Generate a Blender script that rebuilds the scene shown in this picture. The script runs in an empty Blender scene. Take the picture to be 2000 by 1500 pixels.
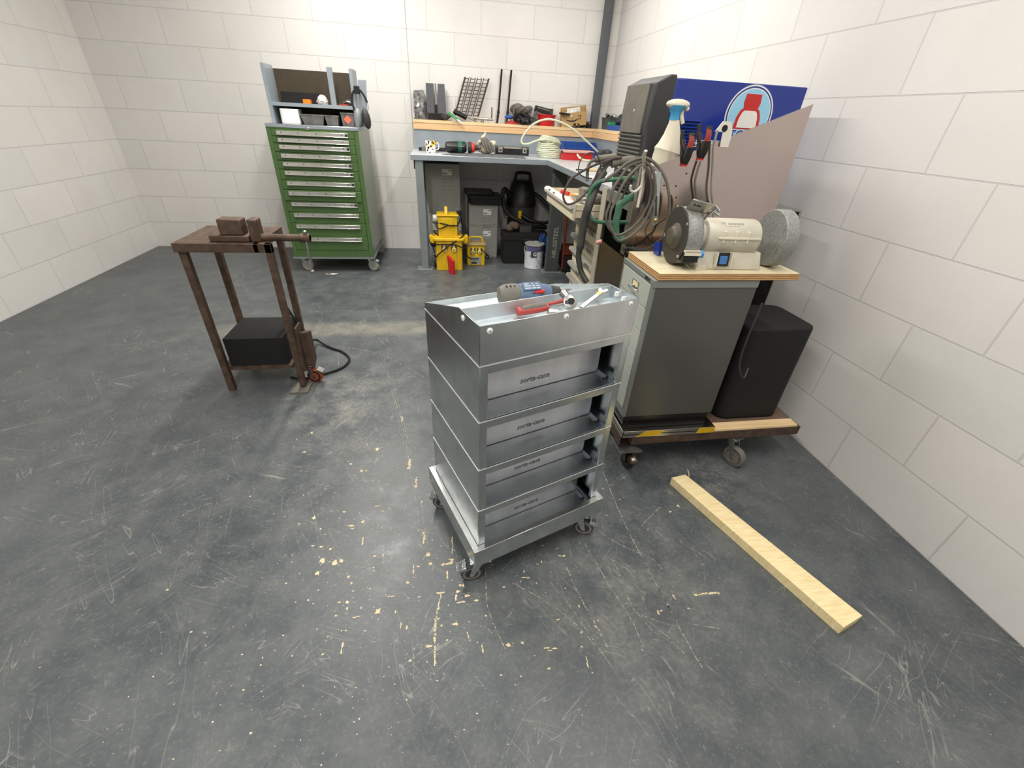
import bpy, bmesh, math, random
from math import pi, sin, cos, radians as R
from mathutils import Vector, Matrix, Euler
random.seed(7)
C = bpy.context.scene.collection

# ---------------------------------------------------------------- camera, world, lamps, exposure
def make_camera():
    p, r, y = 0.5623, 0.0566, 0.1786
    f = Vector((sin(y)*cos(p), cos(y)*cos(p), -sin(p)))
    rt = Vector((cos(y), -sin(y), 0)); up = rt.cross(f)
    X = cos(r)*rt + sin(r)*up; Y = -sin(r)*rt + cos(r)*up
    cd = bpy.data.cameras.new('camera'); co = bpy.data.objects.new('camera', cd); C.objects.link(co)
    m = Matrix((X, Y, -f)).transposed().to_4x4(); m.translation = Vector((0, 0, 1.35))
    co.matrix_world = m
    cd.sensor_width = 36; cd.lens = 826.33/2000*36; cd.clip_start = .02
    bpy.context.scene.camera = co
make_camera()
w = bpy.data.worlds.new('world'); bpy.context.scene.world = w; w.use_nodes = True
w.node_tree.nodes['Background'].inputs[0].default_value = (.9, .95, 1, 1)
w.node_tree.nodes['Background'].inputs[1].default_value = .08
vs = bpy.context.scene.view_settings
vs.view_transform = 'Standard'; vs.look = 'None'; vs.gamma = 1; vs.use_curve_mapping = False
vs.exposure = 0.0

LAMPS = [  # x, y, z, length along x, width, watts
    (-.72, 3.3, 2.9, .10, 2.4, 84), (.95, 3.5, 2.9, .10, 1.5, 30),
    (-.80, -.1, 2.9, .10, 1.6, 60), (.95, .7, 2.9, .10, 1.5, 26), (0.0, -1.7, 2.9, 1.8, .12, 22)]
for i, (x, y, z, L, W_, P) in enumerate(LAMPS):
    ld = bpy.data.lights.new('ceiling_lamp_light', 'AREA'); ld.shape = 'RECTANGLE'
    ld.size = L; ld.size_y = W_; ld.energy = P; ld.color = (1, .965, .91)
    lo = bpy.data.objects.new('ceiling_lamp_light', ld); lo.location = (x, y, z-.07); C.objects.link(lo)

# ---------------------------------------------------------------- mesh builder
def cr(pts, res):
    P = [Vector(p) for p in pts]
    if res < 2 or len(P) < 3: return P
    out = []; n = len(P)
    for i in range(n-1):
        a = P[i-1] if i > 0 else 2*P[0]-P[1]; b = P[i]; c = P[i+1]; d = P[i+2] if i+2 < n else 2*P[-1]-P[-2]
        for k in range(res):
            t = k/res
            out.append(.5*((2*b)+(c-a)*t+(2*a-5*b+4*c-d)*t*t+(3*b-a-3*c+d)*t**3))
    out.append(P[-1]); return out

class MB:
    def __init__(s): s.v = []; s.f = []; s.m = []; s.T = None
    def add(s, vs_, fs, m=0):
        b = len(s.v)
        for p in vs_:
            p = Vector(p); s.v.append(s.T @ p if s.T is not None else p)
        for f in fs: s.f.append([b+i for i in f]); s.m.append(m)
        return s
    def box(s, x0, x1, y0, y1, z0, z1, m=0):
        return s.add([(x, y, z) for z in (z0, z1) for y in (y0, y1) for x in (x0, x1)],
                     [(0, 2, 3, 1), (4, 5, 7, 6), (0, 1, 5, 4), (1, 3, 7, 5), (3, 2, 6, 7), (2, 0, 4, 6)], m)
    def tbox(s, c, size, T=None, m=0, top=1.0):
        a, b, h = size[0]/2, size[1]/2, size[2]/2
        M = Matrix.Translation(c) @ (T.to_4x4() if T is not None else Matrix())
        vs_ = [M @ Vector((x*k, y*k, z)) for z, k in ((-h, 1), (h, top)) for y in (-b, b) for x in (-a, a)]
        return s.add(vs_, [(0, 2, 3, 1), (4, 5, 7, 6), (0, 1, 5, 4), (1, 3, 7, 5), (3, 2, 6, 7), (2, 0, 4, 6)], m)
    def loft(s, rings, caps=True, m=0, close=True):
        n = len(rings[0]); vs_ = [p for r in rings for p in r]; fs = []
        for i in range(len(rings)-1):
            for j in range(n if close else n-1):
                k = (j+1) % n
                fs.append((i*n+j, i*n+k, (i+1)*n+k, (i+1)*n+j))
        if caps: fs.append(tuple(range(n-1, -1, -1))); fs.append(tuple((len(rings)-1)*n+j for j in range(n)))
        return s.add(vs_, fs, m)
    def tube(s, pts, r, n=8, res=5, m=0, flat=1.0, caps=True):
        P = cr(pts, res); L = len(P); N = None; rings = []
        for i, p in enumerate(P):
            t = (P[min(i+1, L-1)]-P[max(i-1, 0)]).normalized()
            if N is None:
                N = t.cross(Vector((0, 0, 1)));
                if N.length < .1: N = t.cross(Vector((1, 0, 0)))
            N = (N - t*N.dot(t)).normalized(); B = t.cross(N)
            q = i/(L-1)
            rr = r(q) if callable(r) else r
            rings.append([p + N*rr*cos(2*pi*k/n) + B*rr*flat*sin(2*pi*k/n) for k in range(n)])
        return s.loft(rings, caps, m)
    def cyl(s, a, b, r0, r1=None, n=20, m=0):
        r1 = r0 if r1 is None else r1
        return s.prof([(0, r0), ((Vector(b)-Vector(a)).length, r1)], a, Vector(b)-Vector(a), n, m)
    def prof(s, pr, o, d, n=20, m=0, caps=True):
        """surface of revolution: pr = [(distance along d, radius)]"""
        o = Vector(o); d = Vector(d).normalized(); N = d.cross(Vector((0, 0, 1)))
        if N.length < .1: N = d.cross(Vector((1, 0, 0)))
        N.normalize(); B = d.cross(N)
        return s.loft([[o+d*h+(N*cos(2*pi*k/n)+B*sin(2*pi*k/n))*max(r, 1e-5) for k in range(n)] for h, r in pr], caps, m)
    def prism(s, poly, a, b, ax='z', m=0):
        g = {'x': lambda p, h: (h, p[0], p[1]), 'y': lambda p, h: (p[0], h, p[1]), 'z': lambda p, h: (p[0], p[1], h)}[ax]
        return s.loft([[g(p, a) for p in poly], [g(p, b) for p in poly]], True, m)
    def ell(s, c, r, nu=16, nv=10, T=None, m=0):
        M = T if T is not None else Matrix.Identity(3); rings = []
        for i in range(nv+1):
            a = -pi/2+pi*i/nv; a = max(min(a, pi/2-.02), -pi/2+.02)
            rings.append([Vector(c)+M @ Vector((r[0]*cos(a)*cos(2*pi*k/nu), r[1]*cos(a)*sin(2*pi*k/nu), r[2]*sin(a))) for k in range(nu)])
        return s.loft(rings, True, m)
    def face(s, pts, m=0): return s.add(pts, [tuple(range(len(pts)))], m)
    def rbox(s, x0, x1, y0, y1, z0, z1, r, m=0, n=4, ax='z', taper=1.0):
        """box with rounded vertical edges; the end at z1 scaled by taper"""
        def ring(k, z):
            o = []; cx, cy = (x0+x1)/2, (y0+y1)/2
            for (ex, ey, a0) in ((x1-r, y1-r, 0), (x0+r, y1-r, pi/2), (x0+r, y0+r, pi), (x1-r, y0+r, 1.5*pi)):
                for i in range(n+1):
                    a = a0+pi/2*i/n; o.append((cx+(ex+r*cos(a)-cx)*k, cy+(ey+r*sin(a)-cy)*k, z))
            return o
        return s.loft([ring(1, z0), ring(taper, z1)], True, m)
    def text(s, t, size, M, depth=.0006, m=0, align='CENTER', bold=0.0, shear=0.0):
        cu = bpy.data.curves.new('t', 'FONT'); cu.body = t; cu.size = size; cu.extrude = depth
        cu.align_x = align; cu.align_y = 'CENTER'; cu.offset = bold; cu.shear = shear; cu.resolution_u = 3
        ob = bpy.data.objects.new('t', cu); C.objects.link(ob)
        dg = bpy.context.evaluated_depsgraph_get(); me = bpy.data.meshes.new_from_object(ob.evaluated_get(dg))
        s.add([M @ v.co for v in me.vertices], [tuple(p.vertices) for p in me.polygons], m)
        bpy.data.objects.remove(ob); bpy.data.meshes.remove(me); bpy.data.curves.remove(cu); return s
    def build(s, name, mats, parent=None, bevel=0, smooth=35, seg=2, solid=0):
        me = bpy.data.meshes.new(name); me.from_pydata([tuple(v) for v in s.v], [], s.f)
        if not isinstance(mats, (list, tuple)): mats = [mats]
        for m in mats: me.materials.append(m)
        for p, k in zip(me.polygons, s.m): p.material_index = k
        bm = bmesh.new(); bm.from_mesh(me); bmesh.ops.recalc_face_normals(bm, faces=bm.faces); bm.to_mesh(me); bm.free()
        if smooth:
            for p in me.polygons: p.use_smooth = True
            me.set_sharp_from_angle(angle=R(smooth))
        me.update()
        o = bpy.data.objects.new(name, me); C.objects.link(o)
        if parent is not None: o.parent = parent
        if bevel:
            b = o.modifiers.new('b', 'BEVEL'); b.width = bevel; b.segments = seg; b.limit_method = 'ANGLE'; b.angle_limit = R(50)
        if solid:
            q = o.modifiers.new('s', 'SOLIDIFY'); q.thickness = solid; q.offset = 0
        return o

def tag(o, label, cat, group=None, kind=None):
    o['label'] = label; o['category'] = cat
    if group: o['group'] = group
    if kind: o['kind'] = kind
    return o
def thing(name, label, cat, loc=(0, 0, 0), rz=0, group=None):
    o = bpy.data.objects.new(name, None); C.objects.link(o); o.empty_display_size = .05
    o.location = loc; o.rotation_euler = (0, 0, rz)
    return tag(o, label, cat, group)
def struct(o): o['kind'] = 'structure'; return o
def copy_tree(o, parent=None):
    c = o.copy(); C.objects.link(c); c.parent = parent
    for ch in [k for k in bpy.data.objects if k.parent == o]: copy_tree(ch, c)
    return c
def TR(x=0, y=0, z=0, rx=0, ry=0, rz=0):
    return Matrix.Translation((x, y, z)) @ Euler((rx, ry, rz)).to_matrix().to_4x4()
def rot(rx=0, ry=0, rz=0): return Euler((rx, ry, rz)).to_matrix()

# ---------------------------------------------------------------- materials
def S(r, g, b):
    return tuple(((c/255)/12.92 if c/255 <= .04045 else ((c/255+.055)/1.055)**2.4) for c in (r, g, b))
class NT:
    def __init__(s, name):
        s.mat = bpy.data.materials.new(name); s.mat.use_nodes = True; s.t = s.mat.node_tree
        s.b = s.t.nodes['Principled BSDF']; s.co = s.t.nodes.new('ShaderNodeTexCoord').outputs['Object']
    def n(s, typ, ins={}, **kw):
        q = s.t.nodes.new(typ)
        for k, v in kw.items(): setattr(q, k, v)
        for k, v in ins.items():
            if hasattr(v, 'is_linked') or hasattr(v, 'links'): s.t.links.new(v, q.inputs[k])
            else: q.inputs[k].default_value = v
        return q
    def noise(s, scale, detail=4, rough=.6, stretch=None, vec=None):
        v = vec or s.co
        if stretch: v = s.n('ShaderNodeMapping', {'Vector': v, 'Scale': stretch}).outputs[0]
        return s.n('ShaderNodeTexNoise', {'Vector': v, 'Scale': scale, 'Detail': detail, 'Roughness': rough}).outputs[0]
    def ramp(s, fac, a, b, lo=0.0, hi=1.0):
        return s.n('ShaderNodeMapRange', {'Value': fac, 'From Min': a, 'From Max': b, 'To Min': lo, 'To Max': hi}).outputs[0]
    def mix(s, fac, a, b):
        q = s.t.nodes.new('ShaderNodeMix'); q.data_type = 'RGBA'
        for i, v in ((0, fac), (6, a), (7, b)):
            if hasattr(v, 'links'): s.t.links.new(v, q.inputs[i])
            else: q.inputs[i].default_value = (*v, 1) if i and len(v) == 3 else v
        return q.outputs[2]
    def math(s, op, a, b=0.0):
        q = s.t.nodes.new('ShaderNodeMath'); q.operation = op
        for i, v in ((0, a), (1, b)):
            if hasattr(v, 'links'): s.t.links.new(v, q.inputs[i])
            else: q.inputs[i].default_value = v
        return q.outputs[0]
    def set(s, k, v):
        if hasattr(v, 'links'): s.t.links.new(v, s.b.inputs[k])
        else: s.b.inputs[k].default_value = v
    def bump(s, h, strength=.3, dist=.002):
        s.set('Normal', s.n('ShaderNodeBump', {'Height': h, 'Strength': strength, 'Distance': dist}).outputs[0])
def pm(name, col, rough=.5, metal=0., var=.12, scale=25, bump=0, dirt=None, dirt_amt=.3, trans=0, stretch=None, rvar=.12, spec=None):
    t = NT(name); n1 = t.noise(scale, 1 if metal > .3 else 4, .45 if metal > .3 else .6, stretch)
    k0 = tuple(max(0, c*(1-var)) for c in col); k1 = tuple(min(1, c*(1+var)) for c in col)
    base = t.mix(t.ramp(n1, .25, .75), k0, k1)
    if dirt:
        base = t.mix(t.ramp(t.noise(scale*.35, 6, .7), .5, .75, 0, dirt_amt), base, dirt)
    t.set('Base Color', base); t.set('Metallic', metal)
    t.set('Roughness', t.ramp(n1, .1, .9, max(0.02, rough-rvar/2), min(1, rough+rvar/2)))
    if spec is not None: t.set('Specular IOR Level', spec)
    if trans: t.set('Transmission Weight', trans)
    if bump: t.bump(n1, bump)
    return t.mat
M = {}
def galv(name, col, rough, blot=.25, stretch=(1, 1, .12)):
    t = NT(name)
    br = t.noise(34, 1, .4, stretch); bl = t.noise(11, 1, .4)
    c = t.mix(t.ramp(br, .3, .7), tuple(x*.94 for x in col), tuple(min(1, x*1.03) for x in col))
    c = t.mix(t.ramp(bl, .42, .85, 0, blot), c, tuple(x*.5 for x in col))
    t.set('Base Color', c); t.set('Metallic', 1.0)
    r = t.ramp(bl, .1, .9, rough-.05, rough+.07)
    t.set('Roughness', r)
    return t.mat
M['galv'] = galv('galvanised_sheet', S(214, 218, 218), .24, .5)
M['galv_top'] = galv('galvanised_tray', S(214, 222, 226), .45, .08)
M['galv_shaded'] = galv('shaded_floor_sheet', S(176, 184, 194), .34, .2)  # darker, bluer copy of the cart sheet: shade inside the shelves put into colour
M['plate'] = galv('lit_divider_sheet', S(232, 230, 228), .40, .15)  # paler copy of the cart sheet: light reflected by the plates put into colour
M['edge'] = pm('bright_cut_edge', S(240, 240, 240), .35, .6, .03)
M['stainless'] = pm('stainless_sheet', S(186, 180, 172), .25, 1, .03, 5)
M['guard'] = pm('guard_sheet', S(186, 172, 168), .17, 1, .03, 5)
M['dark_panel'] = pm('steel_dark_reflection', S(108, 102, 92), .3, .9, .06, 6)  # bare steel sheet, its reflection of dark surroundings put into the base colour
M['handle_bar'] = pm('bright_handle_bar', S(236, 234, 228), .22, .85, .05, 14)
M['steel'] = pm('bare_steel', S(165, 165, 163), .38, 1, .1, 40)
M['chrome'] = pm('chrome', S(215, 215, 215), .16, 1, .03)
M['zinc'] = pm('zinc_plate', S(190, 200, 205), .3, 1, .08, 60)
M['rusty'] = pm('brown_rusty_steel', S(96, 78, 66), .6, .5, .3, 30, .2, S(60, 45, 36), .6)
M['black'] = pm('black_plastic', S(19, 19, 20), .45, 0, .15, 30, dirt=S(70, 68, 64), dirt_amt=.15)
M['dusty_black'] = pm('dusty_black_plastic', S(44, 44, 44), .6, 0, .2, 14, dirt=S(120, 115, 105), dirt_amt=.55)
M['matt_black'] = pm('matt_black', S(12, 12, 13), .75, 0, .2, 20)
M['rubber'] = pm('grey_rubber', S(60, 58, 58), .7, 0, .15, 20)
M['grey_rubber'] = pm('light_grey_rubber', S(130, 124, 118), .6, 0, .1, 20)
M['cable'] = pm('dusty_grey_cable', S(96, 92, 84), .55, 0, .2, 18, dirt=S(140, 132, 118), dirt_amt=.4)
M['cable_dark'] = pm('dark_cable', S(48, 46, 44), .5, 0, .2, 18, dirt=S(100, 92, 84), dirt_amt=.3)
M['cable_brown'] = pm('brown_cable', S(74, 60, 56), .5, 0, .25, 25, dirt=S(130, 100, 90), dirt_amt=.4)
M['wrap'] = pm('black_tape_wrap', S(58, 56, 53), .5, 0, .25, 16, .3, S(110, 104, 96), .4)
M['green_hose'] = pm('green_hose', S(60, 112, 84), .55, 0, .15, 14, dirt=S(140, 160, 140), dirt_amt=.35)
M['green'] = pm('green_enamel', S(76, 104, 58), .38, 0, .06, 8, dirt=S(56, 78, 44), dirt_amt=.4)
M['green_side'] = pm('green_enamel_side', S(112, 126, 102), .3, 0, .06, 8)
M['white'] = pm('white_plastic', S(226, 226, 224), .45, 0, .03)
M['cream'] = pm('cream_enamel', S(214, 204, 178), .45, 0, .05, 12, dirt=S(170, 158, 130), dirt_amt=.3)
M['handle_grey'] = pm('grey_handle', S(150, 148, 140), .45, 0, .08, 12)
M['handle_white'] = pm('pale_handle', S(216, 210, 200), .4, 0, .05, 12)
M['bench'] = pm('blue_grey_bench_steel', S(146, 155, 162), .4, .2, .05, 9, dirt=S(172, 178, 182), dirt_amt=.3)
M['bench_top'] = pm('bench_top_sheen', S(196, 202, 205), .34, .3, .06, 6, dirt=S(225, 226, 228), dirt_amt=.4)  # paler than the bench steel: reflected sheen on the top put into colour
M['bench_leg'] = pm('grey_bench_leg', S(128, 135, 136), .45, .1, .06, 9, dirt=S(80, 86, 86), dirt_amt=.4)
M['dark_leg'] = pm('dark_grey_leg', S(84, 88, 86), .5, .1, .06, 9)
M['case_grey'] = pm('grey_case_plastic', S(150, 153, 148), .5, 0, .03, 6)
M['yellow'] = pm('yellow_plastic', S(226, 184, 24), .42, 0, .05, 10, dirt=S(170, 140, 40), dirt_amt=.25)
M['pale_yellow'] = pm('pale_yellow_plastic', S(236, 214, 96), .4, 0, .04)
M['red'] = pm('red_plastic', S(196, 34, 36), .4, 0, .06, 12)
M['red_soft'] = pm('red_rubber', S(150, 54, 40), .5, 0, .08, 14)
M['orange'] = pm('orange_card', S(255, 128, 24), .5, 0, .04)
M['blue'] = pm('blue_plastic', S(34, 78, 156), .45, 0, .1, 12)
M['tool_blue'] = pm('dusty_blue_plastic', S(84, 106, 134), .5, 0, .08, 20, dirt=S(132, 142, 150), dirt_amt=.3)
M['taupe'] = pm('dusty_grip_rubber', S(108, 104, 96), .65, 0, .1, 30)
M['welder_blue'] = pm('blue_gloss_panel', S(28, 52, 140), .22, 0, .03, 4)
M['sky'] = pm('pale_blue_print', S(150, 205, 232), .4, 0, .02)
M['offwhite'] = pm('dusty_cream_plastic', S(220, 213, 190), .45, 0, .06, 10, dirt=S(180, 168, 140), dirt_amt=.35)
M['grinder'] = pm('dusty_grinder_paint', S(196, 190, 174), .5, .1, .08, 12, dirt=S(150, 142, 124), dirt_amt=.4)
M['grinder_dark'] = pm('dusty_dark_guard', S(62, 58, 50), .6, .2, .2, 12, dirt=S(116, 106, 88), dirt_amt=.4)
M['speckle'] = pm('speckled_cast_guard', S(140, 142, 138), .55, .2, .4, 160)
M['cab_grey'] = pm('dark_grey_cabinet_side', S(90, 90, 86), .3, .4, .07, 5)
M['cab_front'] = pm('pale_grey_drawer_front', S(176, 182, 172), .45, 0, .03, 6)
M['cab_trim'] = pm('mid_grey_cabinet_frame', S(126, 130, 126), .42, .1, .04, 6)
M['smoke'] = pm('smoky_clear_plastic', S(92, 92, 90), .3, 0, .3, 30, dirt=S(150, 150, 146), dirt_amt=.3)
M['foil'] = pm('clear_bag', S(150, 150, 150), .2, .55, .7, 28, .9)
M['paper'] = pm('white_paper', S(230, 228, 222), .6, 0, .04)
M['label_grey'] = pm('grey_print', S(90, 90, 92), .5, 0, .2, 300)
M['cardboard'] = pm('brown_cardboard', S(172, 138, 88), .7, 0, .05, 30)
M['ink'] = pm('black_ink', S(24, 24, 26), .5, 0, .02)
M['glove'] = pm('grey_glove_rubber', S(98, 94, 88), .65, 0, .15, 30)
M['knit'] = pm('cream_glove_cloth', S(218, 206, 176), .8, 0, .12, 60, .5)
M['hose_clear'] = pm('milky_clear_hose', S(226, 230, 204), .3, 0, .05, 10, trans=.25)
M['plum'] = pm('dull_red_print', S(150, 60, 56), .5, 0, .1)
M['chalk'] = pm('chalk_line', S(190, 190, 186), .8, 0, .2, 90)
M['dirt_red'] = pm('dark_red_plastic', S(120, 34, 26), .5, 0, .1)
M['screen_blue'] = pm('blue_switch', S(60, 110, 170), .35, 0, .2, 90)
M['yellow_film'] = pm('yellow_tape', S(222, 176, 30), .35, .3, .1, 10)

def wood(name, a, b, sc=(2, 30, 30), rough=.6):
    t = NT(name); g = t.noise(3, 5, .6, sc)
    t.set('Base Color', t.mix(t.ramp(g, .3, .7), a, b)); t.set('Roughness', rough); t.bump(g, .1, .001); return t.mat
M['pine'] = wood('pine', S(222, 186, 138), S(240, 212, 168), (1.2, 14, 14))
M['pine_face'] = wood('pine_face', S(214, 170, 122), S(232, 196, 150), (1.2, 14, 14))
M['beam'] = wood('planed_timber', S(226, 202, 148), S(244, 228, 182), (6, 40, 6))
M['ply_top'] = wood('dusty_ply_top', S(196, 184, 152), S(218, 207, 176), (4, 8, 8))
def ply():
    t = NT('ply_edge'); z = t.n('ShaderNodeSeparateXYZ', {'Vector': t.co}).outputs[2]
    w_ = t.math('SINE', t.math('MULTIPLY', z, 2*pi/.0065)); n = t.noise(30, 3, .6, (1, 1, 8))
    f = t.ramp(t.math('ADD', w_, t.math('MULTIPLY', n, 1.5)), -.5, 1.8)
    t.set('Base Color', t.mix(f, S(112, 74, 40), S(222, 178, 120))); t.set('Roughness', .7); return t.mat
M['ply_edge'] = ply()
def blockwall(name, ax, a, b, x0=0.0):
    t = NT(name); sp = t.n('ShaderNodeSeparateXYZ', {'Vector': t.co})
    v = t.n('ShaderNodeCombineXYZ', {'X': t.math('ADD', sp.outputs[ax], x0), 'Y': sp.outputs[2]}).outputs[0]
    br = t.n('ShaderNodeTexBrick', {'Vector': v, 'Color1': (*a, 1), 'Color2': (*b, 1), 'Mortar': (*tuple(c*.80 for c in a), 1), 'Scale': 1.,
             'Mortar Size': .0035, 'Mortar Smooth': .25, 'Bias': 0., 'Brick Width': .5, 'Row Height': .2485})
    n = t.noise(3, 5, .65); fine = t.noise(120, 4, .7); n2 = t.noise(1.2, 3, .5)
    c = t.mix(t.ramp(n, .45, .8, 0, .22), br.outputs['Color'], tuple(x*.72 for x in a))
    c = t.mix(t.ramp(n2, .45, .7, 0, .15), c, S(198, 188, 180))
    t.set('Base Color', c); t.set('Roughness', .7)
    h = t.math('ADD', t.math('MULTIPLY', br.outputs['Fac'], -1.0), t.math('MULTIPLY', fine, .25))
    t.bump(h, .5, .004); return t.mat
M['wall_b'] = blockwall('painted_block_back', 0, S(224, 221, 217), S(218, 216, 212), .31)
M['wall_s'] = blockwall('painted_block_side', 1, S(226, 223, 219), S(220, 218, 214))
M['ceil'] = pm('white_ceiling', S(225, 225, 222), .8)

def floor_mat():
    t = NT('painted_concrete_floor'); sp = t.n('ShaderNodeSeparateXYZ', {'Vector': t.co}); X, Y = sp.outputs[0], sp.outputs[1]
    big = t.noise(1.3, 5, .6); mid = t.noise(7, 6, .7); fine = t.noise(70, 5, .75); sm = t.noise(2.2, 4, .6, (1, 3, 1))
    c = t.mix(t.ramp(big, .3, .7), S(60, 66, 71), S(86, 91, 94))
    c = t.mix(t.ramp(mid, .4, .75, 0, .45), c, S(120, 122, 118))
    c = t.mix(t.ramp(fine, .52, .8, 0, .3), c, S(160, 160, 150))
    # scuffed lane that crosses the floor in front of the bench
    d = t.math('ABSOLUTE', t.math('SUBTRACT', Y, 2.93)); band = t.ramp(d, .06, .14, 1, 0)
    lane = t.math('MULTIPLY', t.math('MULTIPLY', band, t.ramp(X, .1, .6, 1, 0)), t.ramp(X, -1.9, -1.2))
    c = t.mix(t.math('MULTIPLY', lane, t.math('MULTIPLY', t.ramp(fine, .35, .65, .15, .6), t.ramp(mid, .3, .55, .3, 1))), c, S(168, 162, 144))
    # pale dust round the caster and on the right
    for (cx, cy, rr, am) in ((-.6, 2.0, .35, .5), (-.45, 2.2, .3, .3), (1.15, 1.25, .25, .45), (.55, .75, .5, .3), (-.4, 1.6, .4, .2), (-.1, 3.9, .6, .2)):
        dd = t.math('SQRT', t.math('ADD', t.math('POWER', t.math('SUBTRACT', X, cx), 2.), t.math('POWER', t.math('SUBTRACT', Y, cy), 2.)))
        m = t.math('MULTIPLY', t.ramp(dd, 0, rr, 1, 0), t.ramp(mid, .42, .68, 0, 1))
        c = t.mix(t.math('MULTIPLY', t.math('MULTIPLY', m, am), t.ramp(fine, .35, .6)), c, S(176, 174, 158))
    # specks
    for sc, th, col in ((55., .07, S(206, 200, 178)), (23., .045, S(214, 198, 160)), (120., .10, S(176, 174, 162))):
        v = t.n('ShaderNodeTexVoronoi', {'Vector': t.co, 'Scale': sc}); gate = t.ramp(t.noise(4, 3, .6, vec=t.n('ShaderNodeMapping', {'Vector': t.co, 'Location': (sc, 0, 0)}).outputs[0]), .5, .56)
        r1 = t.n('ShaderNodeSeparateColor', {'Color': v.outputs['Color']}).outputs[0]
        pick = t.math('MULTIPLY', t.math('LESS_THAN', v.outputs['Distance'], th), t.math('GREATER_THAN', r1, .55))
        c = t.mix(t.math('MULTIPLY', pick, t.math('MULTIPLY', gate, .85)), c, col)
    # hairline scratches
    for k, ang in enumerate((.4, 1.3, -.5, 2.2, .95)):
        mp = t.n('ShaderNodeMapping', {'Vector': t.co, 'Rotation': (0, 0, ang), 'Location': (k*3.1, 0, 0)}).outputs[0]
        nn = t.noise(1.6, 2, .5, vec=t.n('ShaderNodeMapping', {'Vector': mp, 'Scale': (1, 9, 1)}).outputs[0])
        line = t.ramp(t.math('ABSOLUTE', t.math('SUBTRACT', nn, .5)), 0, .005, 1, 0)
        g2 = t.ramp(t.noise(3.5, 3, .6, vec=t.n('ShaderNodeMapping', {'Vector': mp, 'Location': (7, 3, 0)}).outputs[0]), .52, .62)
        c = t.mix(t.math('MULTIPLY', t.math('MULTIPLY', line, g2), .4), c, S(170, 170, 158))
    t.set('Base Color', c); t.set('Roughness', t.ramp(mid, .3, .7, .30, .50)); t.bump(fine, .12, .001)
    return t.mat
M['floor'] = floor_mat()
M['chip'] = pm('bare_screed_chip', S(214, 196, 160), .8, 0, .12, 120)
def scratch_mat():
    t = NT('scratch'); n = t.noise(90, 3, .7)
    t.set('Base Color', t.mix(t.ramp(n, .4, .6), S(104, 106, 100), S(186, 182, 162))); t.set('Roughness', .7); return t.mat
M['scratch'] = scratch_mat()

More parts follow.
